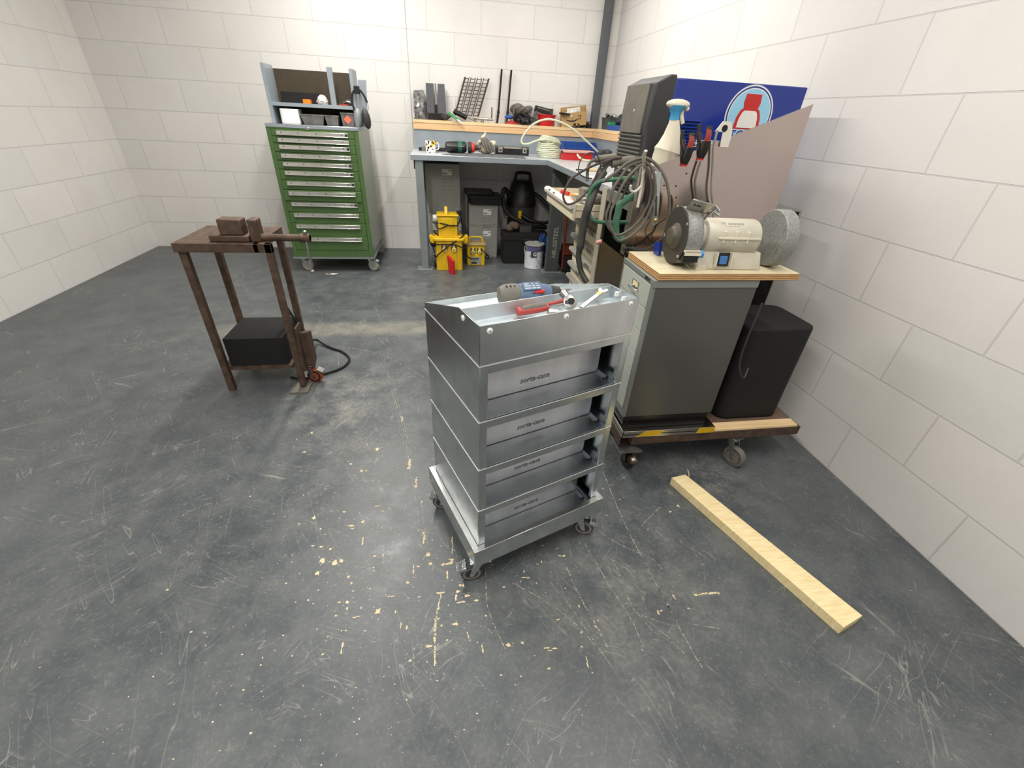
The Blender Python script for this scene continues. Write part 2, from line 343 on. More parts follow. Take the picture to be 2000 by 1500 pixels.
# ---------------------------------------------------------------- room shell
X0, X1, Y0, Y1, H = -3.0, 1.78, -3.6, 5.12, 3.0
CHIPS= [(-0.533,1.203,0.0086,0.0113),(-0.459,1.005,0.0096,0.0118),(-0.416,0.992,0.011,0.0132),(-0.394,0.997,0.0091,0.0112),(-0.466,0.957,0.0075,0.0086),(-0.475,1.064,0.0075,0.0051),(-0.442,1.051,0.0066,0.0051),(-0.385,1.148,0.0141,0.0055),(-0.379,1.135,0.01,0.0035),(-0.345,1.164,0.0065,0.0086),(-0.333,1.073,0.0035,0.0202),(-0.664,1.597,0.012,0.0056),(-0.339,1.586,0.0096,0.0146),(-0.389,1.625,0.006,0.004),(-0.281,1.003,0.0105,0.005),(-0.252,1.004,0.004,0.0076),(-0.248,0.797,0.0131,0.0136),(-0.348,0.84,0.0076,0.0086),(-0.373,0.843,0.0075,0.0035),(-0.344,0.817,0.0035,0.0091),(-0.312,0.787,0.0136,0.003),(-0.472,0.862,0.005,0.0036),(-0.448,0.894,0.0035,0.004),(-0.359,0.931,0.0055,0.0066),(-0.346,0.906,0.0045,0.0055),(-0.339,0.698,0.003,0.0198),(-0.16,0.887,0.0091,0.006),(-0.143,0.935,0.0035,0.018),(-0.128,0.944,0.0076,0.0045),(-0.085,0.95,0.0076,0.007),(-0.026,0.943,0.0226,0.0075),(-0.009,0.955,0.0081,0.009),(-0.027,0.9,0.0055,0.017),(-0.006,1.019,0.0035,0.041),(-0.094,0.988,0.011,0.013),(-0.111,1.064,0.006,0.029),(-0.15,1.349,0.0066,0.029),(-0.184,1.469,0.0076,0.0371),(-0.24,1.812,0.006,0.0261),(0.006,0.834,0.0106,0.0065),(0.0,0.814,0.0035,0.0125),(0.016,0.796,0.0146,0.0035),(-0.005,0.728,0.0106,0.0055),(0.036,0.817,0.0136,0.006),(0.065,0.797,0.0086,0.006),(-0.05,0.837,0.0161,0.005),(0.15,0.645,0.0091,0.0086),(-0.087,0.672,0.0136,0.005),(-0.138,0.639,0.0076,0.004),(-0.211,0.843,0.0146,0.003),(-0.154,0.736,0.0045,0.0095),(-0.174,0.744,0.003,0.012),(0.016,0.856,0.0076,0.008),(0.025,0.855,0.005,0.0095),(0.164,0.832,0.0065,0.0035),(-0.389,1.447,0.0065,0.0096),(-0.369,1.445,0.006,0.0035),(-0.444,1.495,0.0055,0.0086),(-0.333,1.379,0.006,0.0035),(-0.276,1.208,0.0076,0.004),(-0.298,1.237,0.0105,0.003),(-0.302,0.816,0.0035,0.004),(-0.496,1.146,0.0055,0.003),(-0.148,1.383,0.0045,0.0065),(-0.123,1.241,0.003,0.008),(-0.048,0.728,0.005,0.003),(-0.664,1.739,0.005,0.0092),(-0.424,1.219,0.0076,0.0061),(-0.342,1.164,0.004,0.0111),(-0.018,0.76,0.003,0.003),(0.031,0.69,0.003,0.011),(0.037,0.73,0.003,0.003),(0.073,0.646,0.003,0.0126),(-0.192,0.791,0.003,0.0075),(0.386,0.928,0.0126,0.0036),(0.397,0.927,0.006,0.0068),(0.243,0.858,0.0166,0.003),(0.66,0.688,0.0121,0.0034),(0.653,0.684,0.004,0.0076),(0.849,0.726,0.0489,0.0034),(0.809,0.728,0.0101,0.004),(0.88,0.724,0.0202,0.004),(0.32,0.702,0.0081,0.003),(0.939,1.106,0.0055,0.0074),(0.399,0.736,0.003,0.0068),(0.376,0.569,0.003,0.0168),(0.264,0.624,0.0101,0.003),(0.281,0.617,0.0166,0.003),(0.392,0.87,0.003,0.0032),(0.37,0.803,0.0035,0.003),(0.377,0.959,0.0065,0.003),(0.889,1.079,0.0086,0.003),(0.572,0.742,0.003,0.0032),(0.194,0.647,0.0056,0.005),(0.76,0.685,0.0066,0.003),(0.732,0.728,0.003,0.0105),(0.372,0.613,0.003,0.0041),(0.651,1.233,0.004,0.0054),(0.703,1.167,0.003,0.0032),(1.13,1.105,0.0075,0.003),(0.382,0.655,0.0035,0.0043),(0.292,0.905,0.004,0.003),(0.309,0.913,0.003,0.0076),(0.24,0.882,0.003,0.0056)]
SCRATCH= [(0.004,[(-0.317,2.104),(-0.238,1.78),(-0.184,1.469),(-0.146,1.243),(-0.106,0.991)]),(0.003,[(-0.302,2.103),(-0.222,1.748),(-0.166,1.443),(-0.131,1.242),(-0.093,1.013)]),(0.002,[(-0.323,2.105),(-0.252,1.781),(-0.192,1.47),(-0.141,1.203)]),(0.012,[(-0.047,0.837),(-0.063,0.766),(-0.068,0.708),(-0.069,0.615)]),(0.007,[(0.108,0.913),(0.099,0.796),(0.108,0.733),(0.121,0.69),(0.14,0.635)]),(0.004,[(-0.271,1.002),(-0.24,0.953),(-0.197,0.892)]),(0.003,[(-0.421,1.78),(-0.399,1.9)]),(0.003,[(-0.359,1.822),(-0.302,1.77)]),(0.005,[(-0.138,0.639),(-0.109,0.659),(-0.079,0.682)]),(0.003,[(0.039,0.723),(0.085,0.709),(0.106,0.686)]),(0.005,[(0.149,0.722),(0.176,0.743)]),(0.002,[(-0.736,1.785),(-0.64,1.711),(-0.573,1.635)]),(0.002,[(-0.705,1.661),(-0.573,1.635)]),(0.003,[(-0.102,1.098),(-0.066,1.166)]),(0.004,[(-0.19,0.793),(-0.176,0.762)]),(0.003,[(-0.088,0.708),(-0.071,0.707)]),(0.007,[(0.685,1.333),(0.678,1.151),(0.677,1.021),(0.684,0.888),(0.687,0.808),(0.695,0.715),(0.7,0.626)]),(0.009,[(0.684,0.888),(0.687,0.808),(0.695,0.715),(0.7,0.626),(0.707,0.542),(0.712,0.511)]),(0.005,[(0.486,0.977),(0.506,0.885),(0.525,0.79),(0.546,0.714),(0.557,0.657),(0.56,0.577)]),(0.009,[(0.395,0.881),(0.402,0.815),(0.414,0.754),(0.435,0.668),(0.449,0.603)]),(0.004,[(0.192,0.845),(0.276,0.78),(0.349,0.71),(0.404,0.629),(0.446,0.545)]),(0.004,[(0.319,0.841),(0.365,0.75),(0.408,0.641),(0.441,0.557)]),(0.005,[(0.561,1.021),(0.6,0.971),(0.659,0.921),(0.718,0.878),(0.739,0.83)]),(0.004,[(0.573,0.696),(0.642,0.656),(0.702,0.631)]),(0.005,[(0.565,0.844),(0.572,0.78),(0.573,0.72),(0.608,0.633)]),(0.004,[(0.575,0.871),(0.573,0.811),(0.572,0.73)]),(0.003,[(0.608,0.633),(0.655,0.585),(0.679,0.55)]),(0.003,[(0.572,0.706),(0.64,0.621),(0.68,0.552)]),(0.003,[(0.736,1.022),(0.86,1.109)]),(0.003,[(0.606,0.802),(0.634,0.747)]),(0.003,[(0.752,0.823),(0.831,0.808)]),(0.003,[(0.731,0.64),(0.827,0.611)]),(0.003,[(0.839,0.707),(0.854,0.648)]),(0.003,[(0.593,0.561),(0.685,0.553)]),(0.003,[(0.34,0.693),(0.378,0.662),(0.419,0.619)]),(0.003,[(0.43,0.996),(0.424,0.912),(0.439,0.837)]),(0.006,[(-0.837,2.63),(-0.756,2.65),(-0.667,2.64),(-0.53,2.593),(-0.39,2.5),(-0.251,2.35),(-0.144,2.227)]),(0.005,[(-0.982,3.351),(-0.923,3.172),(-0.918,3.058),(-0.92,2.94)]),(0.006,[(-0.551,3.338),(-0.503,3.144),(-0.47,3.065),(-0.434,3.002)]),(0.005,[(-0.515,2.787),(-0.32,2.734),(-0.202,2.686),(-0.177,2.613)]),(0.004,[(-0.325,2.112),(-0.297,1.999),(-0.26,1.899)]),(0.008,[(-1.012,2.921),(-0.853,2.908),(-0.731,2.897)]),(0.004,[(-0.702,2.594),(-0.662,2.402)]),(0.004,[(-0.286,2.57),(-0.272,2.42)]),(0.005,[(-0.454,3.155),(-0.349,3.131),(-0.194,3.132)]),(0.004,[(-0.586,2.485),(-0.554,2.547)]),(0.005,[(-1.1,3.271),(-0.829,3.276),(-0.566,3.24)])]

fl = MB(); fl.box(X0-.1, X1+.1, Y0-.1, Y1+.1, -.1, 0)
rnd = random.Random(3)
def blob(cx, cy, rx, ry, m, z):
    n = 12 if max(rx, ry) > .008 else 8; ph = rnd.uniform(0, 6); k1 = [rnd.uniform(.45, 1.15) for _ in range(n)]
    fl.face([(cx+rx*k1[i]*cos(2*pi*i/n), cy+ry*k1[i]*sin(2*pi*i/n), z) for i in range(n)], m)
zc = .0004
for (cx, cy, rx, ry) in CHIPS:
    rx *= .9; ry *= .9
    zc += .0000015
    if ry > 3*rx or rx > 3*ry:      # broken streak
        k = max(2, int(max(rx, ry)/.006))
        for i in range(k):
            s_ = (i+.5)/k*2-1
            blob(cx+(rx*s_ if rx > ry else rnd.uniform(-.002, .002)), cy+(ry*s_ if ry > rx else rnd.uniform(-.002, .002)),
                 rx/k*1.3 if rx > ry else rx*rnd.uniform(.6, 1.3), ry/k*1.3 if ry > rx else ry*rnd.uniform(.6, 1.3), 1, zc+i*1e-6)
    else:
        blob(cx, cy, rx, ry, 1, zc)
        for i in range(3): blob(cx+rnd.uniform(-2, 2)*rx, cy+rnd.uniform(-2, 2)*ry, rx*.2, ry*.2, 1, zc+(i+1)*2e-6)
for i in range(900):                # small flecks, densest at the left in front of the cart
    x = rnd.gauss(-.2, .35); y = rnd.gauss(.95, .4)
    if y < -.2 or y > 2.6 or x < -1.6 or x > 1.7: continue
    r_ = .0008+.0022*rnd.random()**3; blob(x, y, r_*rnd.uniform(.6, 2), r_, 1, .0003+i*2e-7)
for w_, pts in SCRATCH:
    P = cr([(x, y, 0) for x, y in pts], 14); i = 0; w2 = w_*.45
    while i < len(P)-1:
        if rnd.random() < .8:
            a, b = P[i], P[i+1]; d = (b-a); n_ = Vector((-d.y, d.x, 0)).normalized()*w2*rnd.uniform(.25, .8); j = Vector((rnd.gauss(0, 1), rnd.gauss(0, 1), 0))*w2*.18
            fl.face([a-n_*.6+j+Vector((0, 0, .0005)), a+n_*.6+j+Vector((0, 0, .0005)), b+n_+j+Vector((0, 0, .0005)), b-n_+j+Vector((0, 0, .0005))], 1 if (w_ > .01 and rnd.random() < .8) else 2)
        i += 1
struct(fl.build('floor', [M['floor'], M['chip'], M['scratch']], smooth=0))
struct(MB().box(X0-.1, X1+.1, Y1, Y1+.15, 0, H).build('wall_back', M['wall_b'], smooth=0))
struct(MB().box(X0-.15, X0, Y0, Y1, 0, H).build('wall_left', M['wall_s'], smooth=0))
struct(MB().box(X1, X1+.15, Y0, Y1, 0, H).build('wall_right', M['wall_s'], smooth=0))
struct(MB().box(X0, X1, Y0-.15, Y0, 0, H).build('wall_front', M['wall_b'], smooth=0))
struct(MB().box(X0-.15, X1+.15, Y0-.15, Y1+.15, H, H+.1).build('ceiling', M['ceil'], smooth=0))
for i, (x, y, z, L, W_, P) in enumerate(LAMPS):
    o = thing('ceiling_light', 'white ceiling batten light %s' % ['above the green cabinet', 'above the right bench wing', 'above the cart', 'above the grinder', 'behind the viewer'][i], 'ceiling light', (x, y, z))
    MB().box(-L/2, L/2, -W_/2, W_/2, -.05, .1).build('housing', M['white'], o)
# pale joint where two stretches of wall meet, left of the bench
struct(MB().box(-.262, -.250, 5.108, 5.12, 0, H).build('trim_1', M['wall_b'], smooth=0))

# ---------------------------------------------------------------- galvanised cart
Wc, Dc = .4756, .386
cart = thing('tool_cart', 'galvanised sheet metal rolling cart of four open shelf cases under a slanted top tray', 'cart', (.0751, .863, 0), .3543)
SE = [.8473, .6809, .5146, .3489, .19]
tk = .0025
# top tray
t = MB()
t.box(0, Wc, 0, tk, SE[0]+.002, .952)                                   # front panel
prof_ = [(0, SE[0]+.002), (Dc, SE[0]+.002), (Dc, .868), (.122, .952), (0, .952)]
t.prism(prof_, 0, tk, 'x'); t.prism(prof_, Wc-tk, Wc, 'x')
t.box(0, Wc, Dc-tk, Dc, SE[0]+.002, .868)
tray = t.build('top_tray', M['galv'], cart, bevel=.0006)
t = MB(); t.box(tk, Wc-tk, tk, .108, .914, .9165); t.prism([(.106, .9155), (.108, .9155), (.114, .951), (.112, .951)], tk, Wc-tk, 'x')
t.box(tk, Wc-tk, .11, Dc-tk, .853, .8555); t.prism([(.110, .93), (.113, .93), (.18, .8555), (.176, .8555)], tk, Wc-tk, 'x')
t.build('tray_liner', M['galv_top'], tray, bevel=.0005)
for (x, z) in ((.026, .937), (.238, .937), (.450, .939)):
    MB().prof([(0, .0075), (.0015, .0075), (.003, .005)], (x, 0, z), (0, -1, 0), 20).prof([(.003, .0016), (.0034, .0016)], (x, 0, z), (0, -1, 0), 8, 1).build('rivet_cap', [M['white'], M['ink']], tray)
MB().prof([(0, .0075), (.0015, .0075), (.003, .005)], (0, .094, .935), (-1, 0, 0), 20).prof([(.003, .0016), (.0034, .0016)], (0, .094, .935), (-1, 0, 0), 8, 1).build('rivet_cap', [M['white'], M['ink']], tray)
MB().prof([(0, .006), (.003, .006), (.004, .004)], (.443, .34, .8555), (0, 0, 1), 12).prof([(.004, .003), (.006, .003)], (.443, .34, .8555), (0, 0, 1), 6, 1).build('rivet', [M['steel'], M['matt_black']], tray)
for (y, z) in ((.045, .927), (.075, .931)):
    MB().box(Wc-.012, Wc-tk, y, y+.008, z, z+.012).build('nut_plate', M['white'], tray)
def case(z0, z1, last=False):
    zf = z0+.004 if not last else .158
    c = MB()
    c.box(0, tk, 0, Dc, z0+.002, z1); c.box(Wc-tk, Wc, 0, Dc, z0+.002, z1)
    for y in (0, Dc-tk):
        c.box(tk, .024, y, y+tk, z0+.002, z1); c.box(Wc-.024, Wc-tk, y, y+tk, z0+.002, z1)
        c.box(.024, Wc-.024, y, y+tk, z1-.024, z1)
    c.box(.022, .024, tk, .014, z0+.002, z1-.024); c.box(Wc-.024, Wc-.022, tk, .014, z0+.002, z1-.024)
    c.box(tk, Wc-tk, tk, Dc-tk, z1-.0035, z1-.001)
    fr = c.build('shelf_case', M['galv'], cart, bevel=.0007)
    MB().box(tk+.0003, Wc-tk-.0003, .003, Dc-.003, zf-.002, zf+.0005).box(Wc-.03, Wc-.0255, .004, .078, zf, zf+.011).build('shelf_floor', M['galv_shaded'], fr)
    MB().box(tk+.001, Wc-.028, .080, .0825, zf+.0025, z1-.028).box(tk+.001, Wc-.028, .0845, .087, zf, z1-.006).build('divider_plate', M['plate'], fr)
    MB().box(tk+.001, Wc-.028, Dc-.0825, Dc-.080, zf, z1-.006).build('rear_plate', M['plate'], fr)
    MB().prof([(0, .0055), (.0006, .0055)], (Wc-.037, .035, zf+.0008), (0, 0, 1), 16).prof([(.0, .0055), (.0006, .0055)], (Wc-.0305, .03, zf+.006), (-1, 0, 0), 12).build('fixing_hole', M['matt_black'], fr)
    MB().text('sorta-case', .024, TR(.215 if not last else .225, .0798, zf+.035, R(90)), .0005, bold=.0004, shear=.15).build('embossed_name', M['emb'], fr)
    MB().box(-.0012, Wc+.0012, -.0012, .0006, z1-.001, z1+.0012).box(-.0012, .0006, 0, Dc, z1-.001, z1+.0012).box(Wc-.0006, Wc+.0012, 0, Dc, z1-.001, z1+.0012).build('seam_edge', M['edge'], fr)
M['emb'] = pm('embossed_line', S(126, 124, 124), .35, .9, .2, 90)
for i in range(4): case(SE[i+1], SE[i], i == 3)
e = .0204
b = MB(); zt, zb = .19, .115
b.box(-e, Wc+e, -e, -e+tk, zb, zt); b.box(-e, Wc+e, Dc+e-tk, Dc+e, zb, zt)
b.box(-e, -e+tk, -e+tk, Dc+e-tk, zb, zt); b.box(Wc+e-tk, Wc+e, -e+tk, Dc+e-tk, zb, zt)
b.box(-e, .0, -e, Dc+e, zt-tk, zt+.0005); b.box(Wc, Wc+e, -e, Dc+e, zt-tk, zt+.0005)
b.box(0, Wc, -e, 0, zt-tk, zt+.0005); b.box(0, Wc, Dc, Dc+e, zt-tk, zt+.0005); b.box(-e+tk, Wc+e-tk, -e+tk, Dc+e-tk, zb+.01, zb+.014)
base = b.build('base_tray', M['galv'], cart, bevel=.0012)
def castor(parent, x, y, top, az, r=.037, wid=.024, brake=True, tyre=None, rim=None, metal=None, name='castor'):
    """az: heading from the swivel to the wheel"""
    tyre = tyre or M['rubber']; rim = rim or M['grey_rubber']; metal = metal or M['zinc']
    off = r*.75; T = TR(x, y, 0, rz=az)
    f = MB(); f.T = T
    f.box(-.035, .035, -.03, .03, top-.004, top); f.prof([(0, .022), (.008, .022), (.012, .018)], (0, 0, top-.004), (0, 0, -1), 20)
    for s in (-1, 1):
        f.prism([(-.012, top-.014), (.020, top-.014), (off+.009, r-.007), (off, r-.010), (off-.009, r-.006)], s*(wid/2+.004), s*(wid/2+.0065), 'y')
    f.box(-.014, .022, -wid/2-.006, wid/2+.006, top-.018, top-.014)
    fo = f.build(name, metal, parent, bevel=.001)
    w_ = MB(); w_.T = T; h = wid/2
    w_.prof([(-h, r*.82), (-h, r*.93), (-h*.7, r), (h*.7, r), (h, r*.93), (h, r*.82)], (off, 0, r+.0005), (0, 1, 0), 32)
    w_.build('wheel', tyre, fo)
    w_ = MB(); w_.T = T
    w_.prof([(-h*.98, .006), (-h*.98, r*.3), (-h*.5, r*.45), (-h*1.02, r*.62), (-h*1.02, r*.84), (h*1.02, r*.84), (h*1.02, r*.62), (h*.5, r*.45), (h*.98, r*.3), (h*.98, .006)], (off, 0, r+.0005), (0, 1, 0), 28)
    w_.cyl((off, -h-.009, r), (off, h+.009, r), .005, n=10)
    w_.build('rim', rim, fo)
    if brake:
        g = MB(); g.T = T @ TR(off+r*.72, 0, r*2.05, ry=R(24)) @ Matrix.Scale(.78, 4)
        g.box(-.012, .032, -.022, .022, 0, .003); g.box(-.012, .03, -.023, -.020, -.014, .003); g.box(-.012, .03, .020, .023, -.014, .003); g.box(.030, .034, -.018, .018, -.012, .003)
        g.box(.0, .02, -.012, .012, .003, .0065, 1); g.build('brake_pedal', [metal, M['chrome']], fo, bevel=.001)
    return fo
castor(base, .014, .016, zb, R(163)); castor(base, .428, .022, zb, R(-42))
castor(base, .035, Dc-.04, zb, R(150)); castor(base, Wc-.04, Dc-.04, zb, R(20))

def cart_local(x, y, z): return cart_m @ Vector((x, y, z))
cart_m = TR(.0751, .863, 0, rz=.3543)
# cordless drill lying in the rear tray
q = cart_m @ Vector((.182, .262, .874))
d = thing('cordless_drill', 'dusty blue and grey cordless drill lying in the rear of the cart top tray', 'drill', q, .3543+R(-12))
m_ = MB(); m_.prof([(0, .012), (.004, .024), (.02, .031), (.05, .0325), (.062, .030)], (0, 0, .034), (1, 0, 0), 24)
m_.build('motor_cap', M['taupe'], d)
m_ = MB(); m_.prof([(0, .031), (.02, .032), (.06, .030), (.085, .026), (.10, .022)], (.062, 0, .034), (1, 0, 0), 24)
dbod = m_.build('body', M['tool_blue'], d)
m_ = MB(); m_.T = TR(.105, -.016, .0625, rx=R(32))
m_.box(-.035, .02, -.014, .014, -.002, .0018); 
for (a, b_) in ((-.030, -.012), (-.008, .002), (.005, .016)):
    for y in (-.009, -.001, .006): m_.box(a, b_-.005*(y > 0), y, y+.0018, .0018, .0021, 1)
m_.build('rating_label', [M['tool_blue'], M['white']], dbod)
for k in range(3): MB().tbox((.10+.014*k, -.0265, .045), (.008, .006, .004), rot(R(40))).build('air_vent', M['matt_black'], dbod)
for k in range(3): MB().tbox((.022+.012*k, -.010, .0632), (.004, .008, .004)).build('vent_slot', M['matt_black'], d)
m_ = MB(); m_.prof([(0, .021), (.012, .020), (.03, .016), (.034, .010)], (.162, 0, .034), (1, 0, 0), 16); m_.build('chuck', M['dusty_black'], d)
m_ = MB(); m_.prof([(0, .008), (.03, .007)], (.196, 0, .034), (1, 0, 0), 10); m_.build('bit_holder', M['chrome'], d)
m_ = MB(); m_.T = TR(.06, -.006, .022, rz=R(-50)); m_.tube([(0, 0, 0), (.04, -.02, -.004), (.085, -.02, -.008)], lambda t_: .016-.002*t_, 12, 4); m_.build('grip', M['taupe'], d)
MB().tbox((.118, -.029, .049), (.030, .009, .009), rot(0, R(-10), R(-20))).build('trigger', M['red'], d, bevel=.002)
MB().tbox((.225, .006, .028), (.03, .022, .006), rot(0, 0, R(20))).build('bit_clip', M['steel'], d, bevel=.001)
# ratchet
M['tool_steel'] = pm('tool_steel', S(172, 172, 168), .34, .9, .04)
M['tool_red'] = pm('tool_red', S(166, 62, 56), .42, 0, .06, 30)
q = cart_m @ Vector((.145, .085, .932))
rt_ = thing('ratchet_wrench', 'red and grey ratchet wrench with polished head leaning in the front of the cart tray', 'ratchet', q, .3543+R(-9))
MB().tube([(0, 0, 0), (.03, 0, .001), (.065, 0, .003), (.085, 0, .005)], lambda t_: .0135-.003*t_*t_, 14, 4, flat=.8).build('grip', M['tool_red'], rt_)
MB().tube([(.012, -.002, .006), (.04, -.002, .0105), (.078, 0, .0105)], .0078, 10, 4).build('grip_inlay', M['taupe'], rt_)
MB().tube([(.08, 0, .005), (.105, 0, .008), (.135, 0, .011)], .0065, 10, 4, flat=.6).build('shank', M['tool_steel'], rt_)
MB().tube([(.078, .002, .010), (.11, .003, .014), (.138, .004, .019), (.158, .004, .018), (.166, 0, .008)], .0045, 8, 4).build('red_edge', M['tool_red'], rt_)
m_ = MB(); m_.prof([(-.010, .017), (-.008, .019), (.008, .019), (.010, .016)], (.148, 0, .011), (-.15, -.7, .7), 28); hd = m_.build('head', M['tool_steel'], rt_)
MB().prof([(0, .009), (.003, .009), (.0035, .006)], (.147, -.0075, .018), (-.15, -.7, .7), 18).build('drive_ring', M['matt_black'], hd)
MB().prof([(0, .005), (.003, .005)], (.134, -.0075, .016), (-.15, -.7, .7), 10).build('selector', M['dusty_black'], hd)
MB().cyl((.150, .012, .016), (.142, .034, .028), .010, .012, 16).build('socket', M['steel'], rt_)
MB().prof([(-.001, .003), (.001, .003)], (.012, -.011, .003), (0, -1, .3), 10).build('hang_hole', M['matt_black'], rt_)
bmk = MB()
for k in range(5): bmk.tbox((.036+.0045*k, -.0113, .003), (.0028, .0006, .005), rot(R(-10)))
bmk.build('worn_mark', M['dirt_red'], rt_)
q = cart_m @ Vector((.232, .05, .9275))
sk = tag(MB().prof([(0, .0105), (.016, .0105), (.017, .009), (.026, .009), (.026, .005), (.010, .005)], (-.013, 0, 0), (1, .1, 0), 20).build('socket', M['tool_steel']), 'loose chrome socket lying in front of the red ratchet', 'socket'); sk.location = q
# combination wrench
q = cart_m @ Vector((.345, .062, .9195))
wr = thing('open_end_wrench', 'polished open end wrench with a yellow mark leaning in the right of the cart tray', 'wrench', q, .3543+R(22))
MB().box(-.02, .085, -.0065, .0065, 0, .005).build('shaft', M['tool_steel'], wr, bevel=.0015)
a0 = R(40); hp = [(.014*cos(a), .014*sin(a)) for a in [a0+(2*pi-2*a0)*i/20 for i in range(21)]]+[(.004, -.0045), (-.003, 0), (.004, .0045)]
hh = MB(); hh.T = TR(.095, 0, 0, rz=R(15)); hh.prism(hp, 0, .0065); hh.build('jaw', M['tool_steel'], wr, bevel=.0008)
MB().box(.066, .082, -.0062, .0062, .0052, .0058).build('yellow_mark', M['pale_yellow'], wr)
wr.rotation_euler = (0, R(-9), wr.rotation_euler[2]); wr.location.z += .008

# ---------------------------------------------------------------- green drawer cabinet
gx0, gx1, gy0, gy1, gb, gt = -1.372, -.657, 4.243, 4.93, .146, 1.193
gc = thing('drawer_cabinet', 'tall green metal cabinet of twelve drawers with bright bar handles, on castors', 'cabinet', (-1.015, 4.25, 0))
o0 = Vector((-1.015, 4.25, 0))
class L_(MB):
    """mesh written in room coordinates, stored relative to an origin"""
    def __init__(s, o): super().__init__(); s.T = Matrix.Translation(-Vector(o))
m_ = L_(o0); m_.box(gx0, gx1, gy0+.02, gy1, gb, gt-.004, 1)
m_.box(gx0, gx0+.034, gy0, gy0+.02, gb, gt-.004); m_.box(gx1-.034, gx1, gy0, gy0+.02, gb, gt-.004)
m_.box(gx0+.034, gx1-.034, gy0, gy0+.02, gb, .208); m_.box(gx0+.034, gx1-.034, gy0, gy0+.02, 1.178, gt-.004)
body = m_.build('body', [M['green'], M['green_side']], gc, bevel=.002)
seams = [1.178, 1.127, 1.078, 1.013, .951, .884, .804, .726, .637, .546, .450, .336, .208]
for i in range(12):
    z1, z0 = seams[i]-.002, seams[i+1]+.002; yo = -.014 if i == 7 else 0
    m_ = L_(o0); m_.box(gx0+.036, gx1-.036, gy0-.004+yo, gy0+.018, z0, z1)
    dr = m_.build('drawer', M['green'], gc, bevel=.002)
    hz = z1-.022
    m_ = L_(o0); a, b_ = gx0+.08, gx1-.08; y = gy0-.004+yo
    m_.box(a, b_, y-.020, y-.017, hz-.014, hz+.012); m_.box(a, b_, y-.020, y, hz+.010, hz+.013); m_.box(a, b_, y-.024, y-.010, hz-.017, hz-.014)
    hd = m_.build('handle', M['handle_bar'], dr, bevel=.001)
    m_ = L_(o0)
    for x in (gx1-.13, gx1-.33, gx1-.47, gx1-.60): m_.prof([(0, .004), (.001, .004)], (x, y-.0202, hz+.001), (0, -1, 0), 10)
    m_.build('handle_rivets', M['matt_black'], hd)
    if i in (0, 2, 4, 5, 6, 8): m_ = L_(o0); m_.box(b_-.022, b_-.004, y-.0215, y-.020, hz-.010, hz+.009); m_.build('end_tab', M['black'], hd)
m_ = L_(o0); m_.box(gx0, gx1, gy0-.004, gy1, gt-.004, gt+.018); m_.box(gx0, gx1-.008, gy0, gy1, gt+.018, gt+.022, 1); m_.build('cabinet_top', [M['bench'], M['chrome']], gc, bevel=.002)
m_ = L_(o0); m_.prof([(0, .013), (.006, .012), (.007, .008), (.010, .007)], (-1.048, gy0-.004, gt-.004), (0, -1, 0), 18); m_.build('lock', M['chrome'], gc)
m_ = L_(o0); m_.box(gx0-.005, gx1+.005, gy0-.006, gy0+.03, gb-.018, gb-.001); m_.box(gx1-.025, gx1+.012, gy0, gy1+.03, gb-.018, gb-.001); m_.box(gx0-.012, gx0+.025, gy0, gy1+.03, gb-.018, gb-.001)
m_.box(gx0, gx1, gy1, gy1+.03, gb-.018, gb-.001); fr = m_.build('castor_frame', M['bench_leg'], gc)
M['castor_tyre'] = pm('pale_grey_tyre', S(150, 150, 142), .6)
for (x, y, az) in ((gx1-.05, gy0+.07, R(-25)), (gx0+.05, gy0+.07, R(-10)), (gx1-.04, gy1-.04, R(60)), (gx0+.05, gy1-.05, R(60))):
    castor(fr, x-o0.x, y-o0.y, gb-.018, az, .052, .034, az < 0, M['castor_tyre'], M['castor_tyre'])
# rack on top of the cabinet
m_rk = thing('shelf_rack', 'grey steel tool rack with an upper shelf standing on the green cabinet', 'rack', (-1.015, 4.6, gt+.022)); o1 = Vector((-1.015, 4.6, gt+.022))
for xa in (-.70, -1.372): m_ = L_(o1); m_.box(xa, xa+.026, 4.44, 4.66, gt+.022, 1.62); m_.build('side_panel', M['bench'], m_rk)
m_ = L_(o1); m_.box(-1.35, -.70, 4.45, 4.66, 1.336, 1.362); m_.build('shelf', M['bench'], m_rk, bevel=.001)
m_ = L_(o1); m_.box(-1.35, -.70, 4.662, 4.668, gt+.022, 1.60); m_.build('back_panel', pm('dark_back_panel', S(62, 52, 36), .7, 0, .3, 8), m_rk)
m_ = L_(o1); m_.box(-.875, -.835, 4.45, 4.48, 1.362, 1.62); m_.build('upright', M['bench'], m_rk)
m_ = L_(o1); m_.prism([(-.665, gt+.022), (-.600, gt+.022), (-.572, 1.55), (-.640, 1.55)], 4.46, 4.468, 'y'); m_.box(-.672, -.66, 4.46, 4.468, 1.3, 1.5)
for z in (1.34, 1.36):
    for x in (-.632, -.612): m_.prof([(0, .003), (.0006, .003)], (x, 4.46, z), (0, -1, 0), 8, 1)
m_.build('hanging_plate', [M['bench'], M['matt_black']], m_rk)
def obox(name, label, cat, x0, x1, y0, y1, z0, z1, mat, r=.006, group=None, taper=1.0, bevel=.001):
    o = Vector(((x0+x1)/2, (y0+y1)/2, z0)); m = L_(o); m.rbox(x0, x1, y0, y1, z0, z1, r, taper=taper)
    q = m.build(name, mat, bevel=bevel); q.location = o; tag(q, label, cat, group); return q
